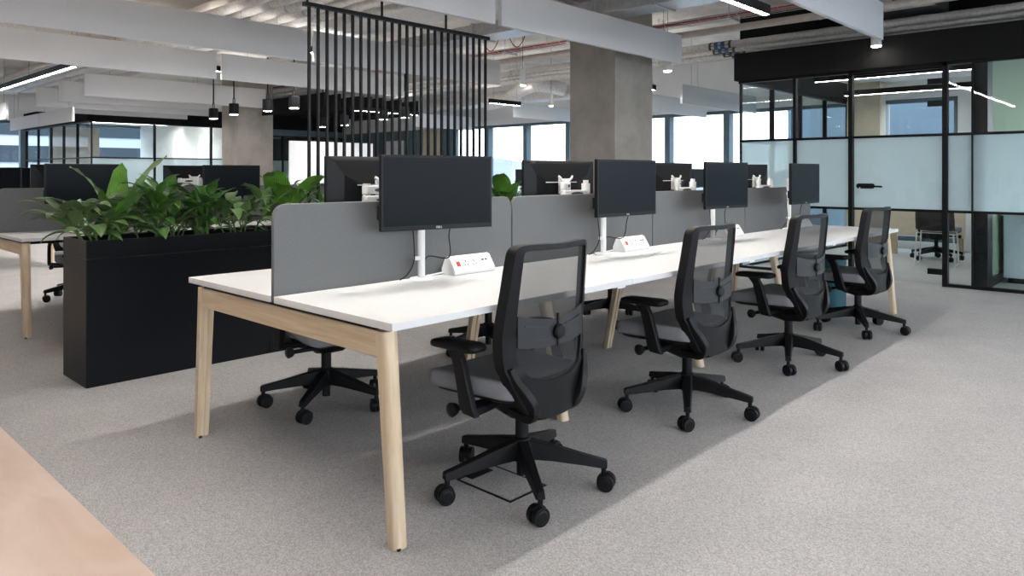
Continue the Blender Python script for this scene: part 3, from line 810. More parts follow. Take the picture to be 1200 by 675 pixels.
# ------------------------------------------------------------------ planters
PX, PY, PL, PW, PH = 1.358, 4.578, 1.1177, .4255, .836
def make_planter():
    rt = empty('planter')
    MB().box(0,PL,0,PW,0.0,PH-.105).build('body', M['planter'], rt, bevel=.002)
    m = MB(); t = .012
    m.box(0,PL,0,t,PH-.103,PH).box(0,PL,PW-t,PW,PH-.103,PH).box(0,t,t,PW-t,PH-.103,PH).box(PL-t,PL,t,PW-t,PH-.103,PH)
    m.build('trough', M['planter'], rt, bevel=.0015)
    m = MB(); a, t = .018, .012
    m.box(a,PL-a,a,a+t,PH-.1,PH-.004).box(a,PL-a,PW-a-t,PW-a,PH-.1,PH-.004).box(a,a+t,a+t,PW-a-t,PH-.1,PH-.004).box(PL-a-t,PL-a,a+t,PW-a-t,PH-.1,PH-.004)
    m.build('liner', M['blackm'], rt)
    MB().box(.032,PL-.032,.032,PW-.032,PH-.1,PH-.04).build('soil', M['soil'], rt)
    return rt
pl0 = make_planter(); pl0.location = (PX,PY,0)
tag(pl0, 'tall black steel planter box nearest us, fully in view with leafy plants', 'planter', 'row of black planters')
for i, lb in enumerate(['second black planter in the row, under the slat screen', 'third black planter in the row behind the bench', 'last black planter in the row, under the broad upright leaf']):
    dup(pl0, (PX+(i+1)*(PL+.002), PY, 0), 0, lb)

# leaves
def leaf(mb, uv, base, az, L, W, elev, droop, pet=.25, wavy=0, twist=0, fold=.25, shape=0):
    """one blade: petiole point base, azimuth, length, width, start elevation, total droop"""
    n = 9; p = Vector(base); e = elev
    pts = []; dirs = []
    step = L/(n-1)
    for i in range(n):
        pts.append(p.copy()); t = i/(n-1)
        d = Vector((math.cos(az)*math.cos(e), math.sin(az)*math.cos(e), math.sin(e))); dirs.append(d)
        p = p + d*step; e -= droop/(n-1)*(.5+t)
    o = len(mb.v); vs = []; fs = []; us = []
    side0 = Vector((-math.sin(az), math.cos(az), 0))
    for i in range(n):
        t = i/(n-1); d = dirs[i]
        s = Matrix.Rotation(twist*t, 3, d) @ side0
        nr = s.cross(d).normalized()
        if shape == 0: w = W*math.sin(PI*min(1,t**.75))**.9*(1-.15*t)
        else: w = W*(.35+.65*math.sin(PI*min(1,.12+t*.86)))*(1 if t < .97 else .35)
        if i == 0: w = W*.06
        if i == n-1: w = W*.02
        for k, u in enumerate((-1,-.5,0,.5,1)):
            wv = wavy*math.sin(t*22+u*2)*abs(u)
            vs.append(pts[i] + s*(w*.5*u) + nr*(-(fold*abs(u)*w*.5) + wv*-1)); us.append((.5+.5*u, t))
    for i in range(n-1):
        for k in range(4):
            a = i*5+k; fs.append((a,a+1,a+6,a+5))
    mb.add(vs, fs); uv += us
def plant(name, label, cat, loc, kind, seed, group, scale=1.0):
    rnd = random.Random(seed)
    rt = thing(name, label, cat, loc, 0, group)
    lf = MB(); uv = []; st = MB()
    if kind == 'aglaonema':
        for s in range(6):
            sx, sy = rnd.uniform(-.09,.09), rnd.uniform(-.08,.08)
            hgt = rnd.uniform(.04,.16)*scale
            lean = Vector((sx*1.2, sy*1.2, hgt))
            st.tube([(sx,sy,-.01), (sx+lean.x*.5, sy+lean.y*.5, hgt*.6), (sx+lean.x, sy+lean.y, hgt)], .006, 6)
            for k in range(rnd.randint(7,9)):
                az = k*2.4 + rnd.uniform(-.3,.3) + s
                z = hgt*(.35+.65*k/8)
                b0 = Vector((sx+lean.x*z/hgt, sy+lean.y*z/hgt, z))
                el = R(rnd.uniform(5,70)); Lp = rnd.uniform(.05,.10)*scale
                b1 = b0 + Vector((math.cos(az)*math.cos(el), math.sin(az)*math.cos(el), math.sin(el)))*Lp
                st.tube([b0, b1], .0028, 5)
                leaf(lf, uv, b1, az, rnd.uniform(.12,.175)*scale, rnd.uniform(.05,.070)*scale, el-R(5), R(rnd.uniform(40,95)), twist=rnd.uniform(-.4,.4))
        m1 = M['leaf1']
    elif kind == 'dark':
        for s in range(5):
            sx, sy = rnd.uniform(-.08,.08), rnd.uniform(-.07,.07); hgt = rnd.uniform(.1,.22)*scale
            st.tube([(sx,sy,-.01),(sx*1.2,sy*1.2,hgt)], .005, 6)
            for k in range(9):
                az = k*2.4+rnd.uniform(-.3,.3)+s; z = hgt*(.3+.7*k/8); el = R(rnd.uniform(10,65))
                b0 = Vector((sx*1.2,sy*1.2,z)); b1 = b0+Vector((math.cos(az)*math.cos(el),math.sin(az)*math.cos(el),math.sin(el)))*.06*scale
                st.tube([b0,b1], .0025, 5)
                leaf(lf, uv, b1, az, rnd.uniform(.10,.145)*scale, rnd.uniform(.045,.06)*scale, el, R(rnd.uniform(40,90)), twist=rnd.uniform(-.4,.4))
        m1 = M['leaf2']
    elif kind == 'nest':
        st.tube([(0,0,-.01),(0,0,.05)], [.03,.02], 10)
        n = 5
        for k in range(n):
            az = k*2*PI/n + rnd.uniform(-.3,.3); el = R(rnd.uniform(64,86))
            leaf(lf, uv, (0.02*math.cos(az),.02*math.sin(az),.02), az, rnd.uniform(.20,.36)*scale, rnd.uniform(.062,.080)*scale, el, R(rnd.uniform(25,70)), wavy=.007, shape=1, fold=.15, twist=rnd.uniform(-.6,.6))
        m1 = M['leaf3']
    elif kind == 'grass':
        for k in range(110):
            az = rnd.uniform(0,2*PI); r = rnd.uniform(0,.09)
            leaf(lf, uv, (r*math.cos(az), r*math.sin(az), -.01), az+rnd.uniform(-.5,.5), rnd.uniform(.2,.38)*scale, .010*scale, R(rnd.uniform(62,88)), R(rnd.uniform(15,95)))
        st.tube([(0,0,-.01),(0,0,.03)], .02, 8)
        m1 = M['leaf3']
    elif kind == 'bush':
        st.tube([(0,0,-.01),(0,0,.2*scale)], .008, 6)
        for k in range(120):
            az = rnd.uniform(0,2*PI); ph = rnd.uniform(0,1); r = rnd.uniform(.02,.16)*scale; z = .02+.26*scale*ph
            leaf(lf, uv, (r*math.cos(az), r*math.sin(az), z), az+rnd.uniform(-1,1), rnd.uniform(.05,.09)*scale, rnd.uniform(.02,.032)*scale, R(rnd.uniform(-10,70)), R(rnd.uniform(20,90)))
        for k in range(14):
            az = rnd.uniform(0,2*PI); st.tube([(0,0,.03),(.13*math.cos(az)*scale,.13*math.sin(az)*scale,rnd.uniform(.15,.27)*scale)], .003, 5)
        m1 = M['leaf2']
    elif kind == 'broad':
        for k in range(9):
            az = k*2.4+seed; el = R(rnd.uniform(55,85)); Lp = rnd.uniform(.05,.16)*scale
            d = Vector((math.cos(az)*math.cos(el),math.sin(az)*math.cos(el),math.sin(el)))
            b0 = Vector((.02*math.cos(az),.02*math.sin(az),-.01)); b1 = b0+d*Lp
            st.tube([b0,b1], .005, 6)
            leaf(lf, uv, b1, az, rnd.uniform(.2,.28)*scale, rnd.uniform(.10,.14)*scale, el, R(rnd.uniform(50,100)), shape=1, fold=.18, wavy=.004, twist=rnd.uniform(-.5,.5))
        m1 = M['leaf3']
    lf.uv = uv
    o = lf.build('foliage', m1, rt)
    o.data.polygons.foreach_set('use_smooth', [True]*len(o.data.polygons))
    st.build('stems', M['stem'], rt, smooth=True)
    return rt
ZP = PH-.04; YP = PY+PW/2
g1 = 'plants in the nearest planter'; g2 = 'plants in the planters behind the bench'
plant('leafy_plant','variegated leafy plant at the left end of the nearest planter','plant',(1.50,YP-.03,ZP),'aglaonema',3,g1,1.45)
plant('nest_fern','tall wavy fern at the left end of the nearest planter','plant',(1.60,YP+.08,ZP),'nest',11,g1,1.75)
plant('leafy_plant','dark leafy plant second from the left in the nearest planter','plant',(1.79,YP-.05,ZP),'dark',5,g1,1.35)
plant('leafy_plant','variegated plant in the middle of the nearest planter','plant',(1.95,YP+.03,ZP),'aglaonema',8,g1,1.4)
plant('leafy_plant','dark bushy plant right of the middle in the nearest planter','plant',(2.12,YP-.04,ZP),'dark',13,g1,1.35)
plant('nest_fern','upright pale green fern right of middle in the nearest planter','plant',(2.13,YP+.10,ZP),'nest',21,g1,.95)
plant('leafy_plant','variegated leafy plant at the right end of the nearest planter','plant',(2.33,YP-.06,ZP),'aglaonema',23,g1,1.35)
plant('leafy_plant','broad bright leafed plant at the left end of the second planter','plant',(2.70,YP+.02,ZP),'broad',2,g2,1.35)
plant('leafy_plant','small leafed green bush in the second planter beside the broad leaf','plant',(2.72,YP-.07,ZP),'bush',4,g2,1.3)
plant('grass_plant','fine feathery grass plant in the second planter behind the black bars','plant',(3.02,YP-.12,ZP),'grass',6,g2,1.05)
plant('leafy_plant','dark bush behind the divider at the far end of the second planter','plant',(3.35,YP-.12,ZP),'bush',31,g2,.9)
plant('leafy_plant','dark leafy plant in the third planter behind the bench','plant',(3.95,YP-.13,ZP),'dark',33,g2,.9)
plant('leafy_plant','broad upright bright leaf rising behind the divider joint','plant',(5.05,YP+.02,ZP),'broad',9,g2,1.35)
plant('leafy_plant','dark bush under the broad upright leaf in the last planter','plant',(4.98,YP-.08,ZP),'bush',15,g2,1.0)

# ------------------------------------------------------------------ slat screen over the planters
sc0 = thing('hanging_slat_screen', 'tall screen of thin black vertical bars rising from the planters', 'screen', (0,0,0))
YB = 4.80; ZT = 2.49
MB().box(2.87, 4.80, YB-.02, YB+.02, ZT-.03, ZT).build('top_rail', M['blackm'], sc0)
MB().box(2.87, 4.80, YB-.02, YB+.02, PH+.001, PH+.025).build('bottom_rail', M['blackm'], sc0)
for i in range(25):
    x = 2.915 + i*(4.76-2.915)/24
    MB().box(x-.0085, x+.0085, YB-.011, YB+.011, PH+.025, ZT-.03).build('bar', M['blackm'], sc0)
for x in (2.90, 3.58, 4.272):
    MB().cyl((x,YB,ZT),(x,YB,ZS),.010,n=8).build('brace', M['blackm'], sc0)

# ------------------------------------------------------------------ ceiling baffles
def baffle(label, x0, x1, y, z0, z1, group, along='X', hang=True):
    rt = thing('ceiling_baffle', label, 'ceiling baffle', (0,0,0), 0, group)
    if along == 'X': m = MB().box(x0,x1,y-.022,y+.022,z0,z1)
    else: m = MB().box(y-.022,y+.022,x0,x1,z0,z1)
    m.build('panel', M['baffle'], rt, bevel=.002)
    for t in (.12,.88):
        q = x0+(x1-x0)*t
        p = (q,y) if along == 'X' else (y,q)
        MB().cyl((*p,z1),(*p,ZS),.0018,n=6).build('hanging_wire', M['blackm'], rt)
    return rt
gBf = 'pale baffles hung from the ceiling'
baffle('pale baffle crossing in front of the top of the near concrete column', 4.88, 8.15, 4.73, 2.6, 2.96, gBf)
baffle('pale baffle at the top edge left of the joint, above the slat screen', 1.5, 4.80, 4.73, 2.6, 2.96, gBf)
baffle('white baffle at the upper right ending above the black meeting room bulkhead', 4.6, 8.1, 2.36, 2.6, 2.98, gBf)
baffle('long grey baffle at the top left corner, nearest on the left', 1.42, 4.80, 7.94, 2.6, 2.98, gBf)
baffle('grey baffle behind the bars of the slat screen', 4.88, 8.19, 7.94, 2.6, 2.98, gBf)
baffle('long light baffle just below the top left grey one', 1.42, 4.80, 10.43, 2.6, 2.98, gBf)
baffle('light baffle with its left end above the spotlights, behind the bars', 4.88, 8.25, 10.43, 2.6, 2.98, gBf)
for y, x1, lb in [(14.37,7.68,'nearest and longest of the stepped baffles at the upper left'),(15.87,7.9,'second of the stepped baffles at the upper left'),(17.4,7.9,'third of the stepped baffles at the upper left'),(18.8,7.9,'farthest of the stepped baffles at the upper left')]:
    baffle(lb, 4.23, x1, y, 2.6, 3.0, gBf)
baffle('grey baffle by the windows ending behind the meeting room glass corner', 10.2, 12.85, 5.9, 2.32, 2.63, gBf)
baffle('white baffle by the windows just right of the concrete column', 10.3, 12.85, 6.9, 2.30, 2.6, gBf)
baffle('white baffle by the windows just left of the concrete column', 10.37, 12.85, 9.7, 2.32, 2.6, gBf)
baffle('white baffle before the far window wall behind the bars', 10.75, 12.6, 13.2, 2.3, 2.62, gBf)
baffle('white baffle running away from us before the far left windows', 16.6, 18.9, 4.69, 2.28, 2.57, gBf, 'Y')
baffle('second white baffle in line before the far left windows', 18.95, 21.5, 4.69, 2.28, 2.57, gBf, 'Y')
baffle('short white baffle at the far left edge of the view', 16.8, 19.0, 3.6, 2.28, 2.6, gBf, 'Y')
for i in range(7):
    x = [7.75,8.1,8.64,8.84,9.12,9.6,10.05][i]
    m = MB().box(x-.02, x+.02, 12.2, 14.6, 2.46, 2.78)
    for y in (12.5, 14.3): m.cyl((x,y,2.78),(x,y,ZS),.002,n=5)
    tag(m.build('ceiling_baffle', M['baffle_black']), 'one of the black baffles beyond the spotlights, bunched beside the far column', 'ceiling baffle', 'black baffles beyond the spotlights')

# ------------------------------------------------------------------ lamps
def line_light(label, a, b_, y, z, along='X', group='linear ceiling lights', led='led', up=True):
    rt = thing('linear_ceiling_light', label, 'light', (0,0,0), 0, group)
    def bx(m, u0,u1,v0,v1,z0,z1): return m.box(u0,u1,v0,v1,z0,z1) if along == 'X' else m.box(v0,v1,u0,u1,z0,z1)
    m = MB(); bx(m, a,b_,y-.032,y-.026,z,z+.08); bx(m, a,b_,y+.026,y+.032,z,z+.08); bx(m, a,b_,y-.026,y+.026,z+.04,z+.05); bx(m,a,a+.005,y-.026,y+.026,z,z+.08); bx(m,b_-.005,b_,y-.026,y+.026,z,z+.08)
    m.build('housing', M['blackm'], rt)
    m = MB(); bx(m, a+.006,b_-.006,y-.0255,y+.0255,z+.002,z+.010); m.build('diffuser', M[led], rt)
    m = MB(); bx(m, a+.02,b_-.02,y-.024,y+.024,z+.052,z+.058)
    if up and led == 'led': m.build('upward_fill', M['fill_up' if up is True else 'fill_up_soft'], rt)  # glowing strip added on top to brighten the ceiling; real fixture tops are dark
    n_ = max(2, int((b_-a)/1.8)+1)
    for i in range(n_):
        u = a+.1+(b_-a-.2)*i/(n_-1); p = (u,y) if along == 'X' else (y,u)
        MB().cyl((*p,z+.045),(*p,ZS),.0018,n=6).build('hanging_wire', M['blackm'], rt)
    return rt
line_light('linear light over the front bench, its end showing at the top right', .36, 5.93, 2.62, 2.55)
line_light('long linear light at the left edge running towards the far windows', 10.75, 17.2, 3.05, 2.625, 'Y', up=False)
line_light('linear light by the windows right of the concrete column', 8.2, 10.06, 6.3, 2.55)
line_light('short linear light by the windows left of the concrete column', 9.38, 10.2, 9.35, 2.5)
line_light('unseen linear light kept behind the top left grey baffle', .36, 5.93, 8.12, 2.74, up='soft')  # unseen fill, kept out of sight to light the rear bays
line_light('added unseen fill light tucked behind the light baffle above the rear desks', 3.4, 8.0, 10.62, 2.74, up='soft')  # fill lamp added out of sight to brighten the far bays
line_light('added unseen fill light tucked behind the second stepped baffle', 4.4, 7.1, 16.12, 2.76, led='led_dim')  # extra lamp added behind the baffle as fill for the far end
line_light('linear light over the walkway right of the chairs, above the view', .36, 5.93, -.7, 2.55, led='led_dim')
line_light('linear light over the far desks behind the bars', 8.2, 9.9, 12.0, 2.45)
# meeting room lights
line_light('upper linear light in the meeting room behind the glass door', 1.95, 3.9, 10.4, 2.50, 'Y', led='led_dim')
line_light('linear light in the far left glazed room, nearer one', 6.1, 8.7, 20.2, 2.62)
line_light('linear light in the far left glazed room, farther one', 6.1, 8.7, 22.0, 2.62)
line_light('lower linear light in the meeting room behind the glass door', 1.95, 3.9, 11.6, 2.40, 'Y', led='led_dim')
def pendant(label, x, y, z, h, r, m='white_metal', group='pendant lamps'):
    rt = thing('pendant_lamp', label, 'lamp', (x,y,0), 0, group)
    MB().lathe([(r,z),(r,z+h-.004),(r-.004,z+h),(.004,z+h),(.004,z+h-.006),(r-.006,z+h-.006),(r-.006,z)], 24).build('shade', M[m], rt, smooth=True, angle=30)
    MB().lathe([(r-.012,z-.010),(r-.007,z-.006),(r-.007,z+.012)], 20).build('lens', M['led_small'], rt)
    MB().cyl((0,0,z+h),(0,0,ZS),.003,n=6).build('rod', M['blackm'], rt)
    return rt
pendant('white cylinder pendant lamp left of the concrete column, higher one', 7.2, 6.55, 2.40, .21, .04)
pendant('white cylinder pendant lamp left of the column, lower one', 9.75, 8.2, 2.40, .22, .038)
pendant('white cylinder downlight just under the end of the column baffle', 8.465, 5.1, 2.58, .2, .055)
pendant('white cylinder downlight glowing before the black bulkhead', 8.7, 2.585, 2.64, .2, .055)
gS = 'black spotlights'
for (x,y,z,lb) in [(6.3,11.7,2.3,'black spotlight nearest the black baffles'),(6.33,10.88,2.3,'black spotlight just left of the first black bar'),(6.25,12.85,2.3,'black spotlight in front of the far concrete column'),(6.44,14.1,2.3,'black spotlight left of the far concrete column'),
                   (8.467,13.4,2.2,'farthest black spotlight seen between the bars'),(8.467,12.6,2.2,'second farthest black spotlight between the bars'),(8.467,11.3,2.25,'black spotlight between the middle bars'),(8.467,10.65,2.25,'black spotlight between the right hand bars')]:
    rt = thing('ceiling_spotlight', lb, 'lamp', (x,y,0), 0, gS)
    MB().lathe([(.085,z),(.088,z+.01),(.088,z+.19),(.082,z+.2),(.01,z+.2)], 24).build('can', M['blackm'], rt, smooth=True, angle=30)
    MB().lathe([(.07,z-.003),(.07,z+.002)], 20).build('lens', M['led_small'], rt)
    MB().box(-.02,-.012,-.01,.01,z+.19,z+.3).box(.012,.02,-.01,.01,z+.19,z+.3).cyl((0,0,z+.29),(0,0,ZS),.012,n=8).build('yoke', M['blackm'], rt)

# ------------------------------------------------------------------ services under the slab
def pipe(name, label, cat, x, z, r, y0, y1, m, group, hangers=3, sag=0, wrinkle=False, along='Y'):
    rt = thing(name, label, cat, (0,0,0), 0, group)
    if wrinkle:
        k = max(8, int((y1-y0)/.09)); rnd = random.Random(int(x*100+z*10))
        pts = [(x,y0+(y1-y0)*i/k,z) for i in range(k+1)]; rr = [r*(1+rnd.uniform(-.07,.07)) for _ in pts]
    else:
        pts = [(x,y0,z),(x,y1,z)]; rr = [r,r]
    if along == 'X': pts = [(b_,a_,c_) for a_,b_,c_ in pts]
    MB().tube(pts, rr, 14).build('run', M[m], rt, smooth=True, angle=60)
    for i in range(hangers):
        y = y0+(y1-y0)*(i+.5)/hangers
        p = (x,y) if along == 'Y' else (y,x)
        h_ = MB().cyl((*p,z+r),(*p,ZS),.005,n=6)
        h_.tube([(p[0]-(.0 if along=='X' else 0),p[1]-.012,z),(p[0],p[1]+.012,z)], r+.004, 14) if along == 'Y' else h_.tube([(p[0]-.012,p[1],z),(p[0]+.012,p[1],z)], r+.004, 14)
        h_.build('hanger', M['galv'], rt)
    return rt
gP = 'lagged pipes above the meeting room bulkhead'
specs = [(9.28,2.975,.055,'foil','largest upper foil lagged pipe above the black bulkhead'),(9.20,2.885,.030,'foil','second lagged pipe above the black bulkhead'),(9.325,2.85,.026,'foil','third lagged pipe above the black bulkhead'),(9.395,2.835,.024,'foil','fourth lagged pipe above the black bulkhead'),(9.46,2.82,.022,'lag','lowest thin pipe above the black bulkhead')]
PR = []
for x,z,r,m,lb in specs: PR.append(pipe('ceiling_pipe', lb, 'pipe', x, z, r, -4.5, 16, m, gP, 7, wrinkle=(m=='foil')))
# blue and olive clamps where the pipes meet the black wall
for i,(x,z,r,_,_l) in enumerate(specs[:4]):
    rt = empty('pipe_clamp', (x, 4.75-i*.09, z), 0, PR[i])
    m = MB().tube([(0,-.16,0),(0,-.13,0)], r+.007, 14).tube([(0,.13,0),(0,.16,0)], r+.007, 14)
    for k in range(6):
        a = k*PI/3; m.tube([((r+.004)*math.cos(a),-.15,(r+.004)*math.sin(a)),((r+.004)*math.cos(a),.15,(r+.004)*math.sin(a))], .005, 6)
    m.build('cage', M['olive'], rt)
    MB().tube([(0,-.07,0),(0,-.015,0)], r+.006, 14).tube([(0,.03,0),(0,.08,0)], r+.006, 14).build('tape', M['blue'], rt)
pipe('ceiling_pipe','single pale pipe crossing left and right of the concrete column','pipe',8.55,3.04,.045,-4,16,'lag','pale pipes',7)
pipe('ceiling_pipe','thin pale pipe close to the slab beyond the column','pipe',9.0,3.32,.03,-4,16,'lag','pale pipes',6)
# red cable tray
def tray(label, x, z, y0, y1, wdt, cabs):
    rt = thing('ceiling_cable_tray', label, 'cable tray', (0,0,0), 0, 'cable trays')
    m = MB()
    for dx in (-wdt/2,wdt/2): m.cyl((x+dx,y0,z+.03),(x+dx,y1,z+.03),.004,n=6)
    for dx in (-wdt/2,-wdt/6,wdt/6,wdt/2): m.cyl((x+dx,y0,z),(x+dx,y1,z),.004,n=6)
    y = y0
    while y < y1:
        m.cyl((x-wdt/2,y,z),(x+wdt/2,y,z),.003,n=5); m.cyl((x-wdt/2,y,z),(x-wdt/2,y,z+.05),.003,n=5); m.cyl((x+wdt/2,y,z),(x+wdt/2,y,z+.05),.003,n=5); y += .25
    m.build('wire_tray', M['galv'], rt)
    rnd = random.Random(3)
    for i,cm in enumerate(cabs):
        dx = -wdt/2+wdt*(i+1)/(len(cabs)+1)
        pts = [(x+dx+rnd.uniform(-.012,.012), y0+(y1-y0)*k/16, z+.018+rnd.uniform(0,.012)) for k in range(17)]
        MB().tube(ease(pts,3), .013, 6).build('cable', M[cm], rt, smooth=True)
    y = y0+.6
    while y < y1:
        MB().cyl((x-wdt/2,y,z),(x-wdt/2,y,ZS),.005,n=6).cyl((x+wdt/2,y,z),(x+wdt/2,y,ZS),.005,n=6).box(x-wdt/2-.05,x+wdt/2+.05,y-.015,y+.015,z-.03,z-.005).build('hanger', M['galv'], rt); y += 1.25
    return rt
tray('wire tray of red cables crossing either side of the concrete column', 8.32, 3.12, -4, 16, .22, ['red','red','red'])
# loops of red cable hanging left of the column
for i,(y,lb) in enumerate([(7.35,'loop of red cable hanging left of the column, right one'),(7.9,'loop of red cable hanging left of the column, left one')]):
    tag(MB().tube(ease([(7.95,y-.2,3.35),(7.95,y-.12,3.18),(7.95,y,3.10),(7.95,y+.12,3.2),(7.95,y+.2,3.38),(7.95,y+.24,3.49)],5), .008, 6).build('ceiling_cable', M['red'], smooth=True), lb, 'cable', 'red cable loops')
# galvanised beam with round ends
rt = thing('ceiling_duct','flat galvanised duct crossing above the top of the concrete column baffle','duct',(0,0,0),0,'ducts')
MB().box(6.7,7.1,-3,12,3.03,3.2).build('casing', M['galv'], rt, bevel=.006)
for y in (-1,1,3,4.2,5,7,9,11): MB().box(6.68,7.12,y-.015,y+.015,3.015,3.215).build('flange', M['galv'], rt)
for y in (.5,4,8): MB().cyl((6.72,y,3.2),(6.72,y,ZS),.006,n=6).cyl((7.08,y,3.2),(7.08,y,ZS),.006,n=6).build('hanger', M['galv'], rt)
for y,lb in ((3.5,'short round pipe stub over the galvanised duct, rightmost of three'),(3.85,'short round pipe stub over the galvanised duct, middle one'),(5.6,'short round pipe stub over the galvanised duct, left of the column')):
    rt2 = thing('ceiling_duct', lb, 'pipe', (6.35,y,3.3),0,'round stubs')
    MB().cyl((0,0,0),(.8,0,0),.05).build('run', M['lag'], rt2, smooth=True)
    MB().cyl((.2,0,.05),(.2,0,ZS-3.3),.005,n=6).build('hanger', M['galv'], rt2)
# pipes at the upper left, running away from us
gU = 'foil pipes at the upper left'
for i,(x,z,r,m) in enumerate([(3.75,3.16,.045,'lag'),(3.95,3.16,.07,'foil'),(4.17,3.15,.06,'foil'),(4.38,3.14,.07,'foil'),(4.6,3.13,.06,'foil'),(4.82,3.12,.07,'foil')]):
    pipe('ceiling_pipe', ['plain pale pipe left of the foil pipes at the upper left','first foil pipe from the left at the upper left','second foil pipe from the left at the upper left','third foil pipe from the left at the upper left','fourth foil pipe from the left at the upper left','fifth foil pipe from the left, beside the wide foil duct'][i], 'pipe', x, z, r, 3.5, 20, m, gU, 6, wrinkle=(m=='foil'))
def duct(label, x0, x1, y0, y1, z0, z1, m='foil', along='Y', grp='ducts'):
    rt = thing('ceiling_duct', label, 'duct', (0,0,0), 0, grp)
    k = 40; rnd = random.Random(int(x0*77+y0)); rings = []
    for i in range(k+1):
        t = i/k; y = y0+(y1-y0)*t
        j = lambda: rnd.uniform(-.012,.012)
        ring = []
        for px,pz in rrect(x1-x0, z1-z0, min(x1-x0,z1-z0)*.22, 3, (x0+x1)/2, (z0+z1)/2):
            ring.append((px+j(), y, pz+j()) if along == 'Y' else (y, px+j(), pz+j()))
        rings.append(ring)
    MB().loft(rings).build('lagged_run', M[m], rt, smooth=True, angle=40)
    for t in (.15,.5,.85):
        y = y0+(y1-y0)*t; xm = (x0+x1)/2; p = (xm,y) if along == 'Y' else (y,xm)
        MB().cyl((*p,z1),(*p,ZS),.006,n=6).build('hanger', M['galv'], rt)
    return rt
duct('wide crinkled foil duct above the top rail of the slat screen', 5.05, 5.75, 4.2, 19, 3.035, 3.31)
DW = duct('foil duct along the windows left of the concrete column', 11.2, 11.7, 7.5, 17, 2.72, 2.98)
duct('foil duct high over the far left desks', 2.2, 2.8, 11.5, 22, 2.95, 3.25)
rt = DW
MB().tube(ease([(10.6,10.6,2.66),(10.6,10.1,2.72),(10.6,9.6,2.9),(10.75,9.3,2.95),(11.2,9.1,2.88)],6), .14, 16).build('elbow', M['foil'], rt, smooth=True)
MB().cyl((10.6,9.6,3.0),(10.6,9.6,ZS),.006,n=6).build('hanger', M['galv'], rt)
rt = thing('ceiling_fan_coil_unit','grey fan coil box above the black bulkhead at the top right','air unit',(0,0,0),0)
MB().box(9.15,9.75,2.1,2.75,3.1,3.42).build('casing', M['galv'], rt, bevel=.01)
MB().tube([(9.14,2.42,3.27),(9.09,2.42,3.27)], .13, 20).build('spigot', M['blackm'], rt)
MB().cyl((9.3,2.2,3.42),(9.3,2.2,ZS),.006,n=6).cyl((9.3,2.6,3.42),(9.3,2.6,ZS),.006,n=6).build('hanger', M['galv'], rt)

# ------------------------------------------------------------------ floor box, stool, whiteboard, meeting room furniture
rt = thing('floor_box','grey floor box frame set in the carpet under the nearest chair','floor box',(2.066,1.995,0))
m = MB(); a, c, t = .103, .148, .009
m.box(-a,a,-c,-c+t,0,.003).box(-a,a,c-t,c,0,.003).box(-a,-a+t,-c+t,c-t,0,.003).box(a-t,a,-c+t,c-t,0,.003).build('frame', M['bezel'], rt)
MB().box(-a+t,a-t,-c+t,c-t,0,.002).build('lid', M['carpet'], rt)
MB().box(-.06,.06,c-.045,c-.012,.002,.0035).build('cable_flap', M['bezel'], rt)

rt = thing('stool','low teal upholstered stool behind the farthest task chair','stool',(6.5,2.42,0))
m = []
for z,k in ((.012,.97),(.03,1),(.40,1),(.415,.985)): m.append([(x*k,y*k,z) for x,y in rrect(.40,.42,.10,6)])
MB().loft(m).build('body', M['teal'], rt, smooth=True, angle=50)
m = []
for z,k in ((.418,.98),(.425,1.01),(.47,1.01),(.49,.96),(.495,.8)): m.append([(x*k,y*k,z) for x,y in rrect(.40,.42,.10,6)])
MB().loft(m).build('cushion', M['teal'], rt, smooth=True, angle=60)
MB().cyl((0,0,0),(0,0,.014),.12).build('foot', M['black'], rt)

rt = thing('whiteboard','freestanding white board beyond the plants, left of the slat screen','whiteboard',(8.9,13.7,0))
MB().box(-1.05,1.05,-.02,.02,.35,1.9).build('board', M['whiteboard'], rt, bevel=.004)
for x in (-.8,.8):
    MB().box(x-.02,x+.02,-.02,.02,0.03,.36).box(x-.02,x+.02,-.3,.3,.0,.04).build('foot', M['white_metal'], rt)

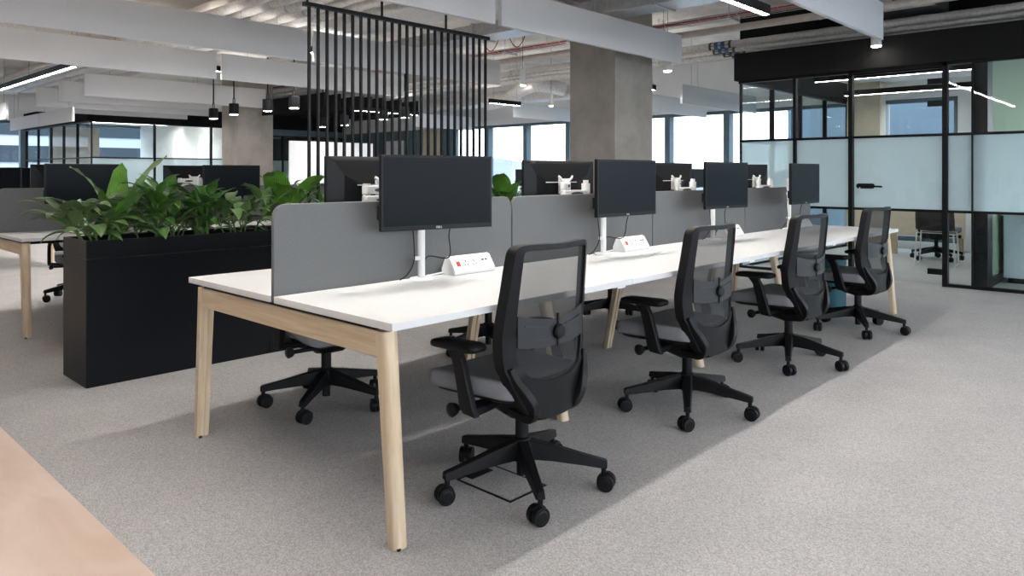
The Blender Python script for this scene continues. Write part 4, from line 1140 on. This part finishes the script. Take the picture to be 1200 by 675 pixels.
rt = thing('meeting_desk','beige fronted desk seen below the frosted band in the meeting room','desk',(12.1,3.2,0))
MB().box(-.1,.6,-.82,.82,.72,.745).build('tabletop', M['white_top'], rt, bevel=.002)
MB().box(-.09,-.07,-.82,.82,.29,.90).build('front_panel', M['cream'], rt, bevel=.004)
for y in (-.75,.13,.75):
    MB().box(-.05,.0,y-.04,y+.04,0,.72).build('leg', M['ash'], rt)

rt = thing('visitor_chair','black shelled chair on pale wire sled legs behind the glass','chair',(10.95,2.5,0), R(-84))
for s in (-1,1):
    MB().tube(ease([(s*.21,-.20,.44),(s*.23,-.22,.02),(s*.23,-.20,.008),(s*.23,.20,.008),(s*.23,.22,.02),(s*.21,.18,.44)],6), .0095, 8).build('leg', M['wire'], rt, smooth=True)
MB().tube([(-.21,-.18,.435),(.21,-.18,.435)], .006, 6).tube([(-.21,.16,.435),(.21,.16,.435)], .006, 6).build('crossbar', M['wire'], rt)
sh = MB(); rings = []
for (y,z,hw) in ((.22,.445,.20),(.15,.46,.225),(0,.45,.23),(-.14,.455,.228),(-.21,.50,.225),(-.235,.60,.225),(-.255,.76,.215),(-.26,.80,.19)):
    rings.append([(x*hw/4*1.0, y + (.0 if z < .5 else .03*(x/4)**2), z + (.02*(x/4)**2 if z < .5 else 0)) for x in range(-4,5)])
q = sh.loft(rings, cap=False, closed=False).build('shell', M['leather'], rt, smooth=True, angle=80)
sd = q.modifiers.new('thick','SOLIDIFY'); sd.thickness = .012
chair('swivel task chair behind the wire legged chair in the meeting room', 'meeting room chairs', (11.62,2.66), R(-95), R(10), False)
rt = thing('cabinet','low white cabinet with glass front beside the green wall','cabinet',(9.95,.95,0))
MB().box(-.28,.25,-.62,.60,.06,.75).build('body', M['white_top'], rt, bevel=.003)
MB().box(-.3,.27,-.64,.62,.75,.772).build('top', M['white_top'], rt, bevel=.003)
for y0,y1 in ((-.61,-.005),(.005,.59)): MB().box(-.298,-.281,y0,y1,.07,.745).build('door', M['frost'], rt)
MB().box(-.25,.22,-.58,.56,0,.06).build('plinth', M['bezel'], rt)
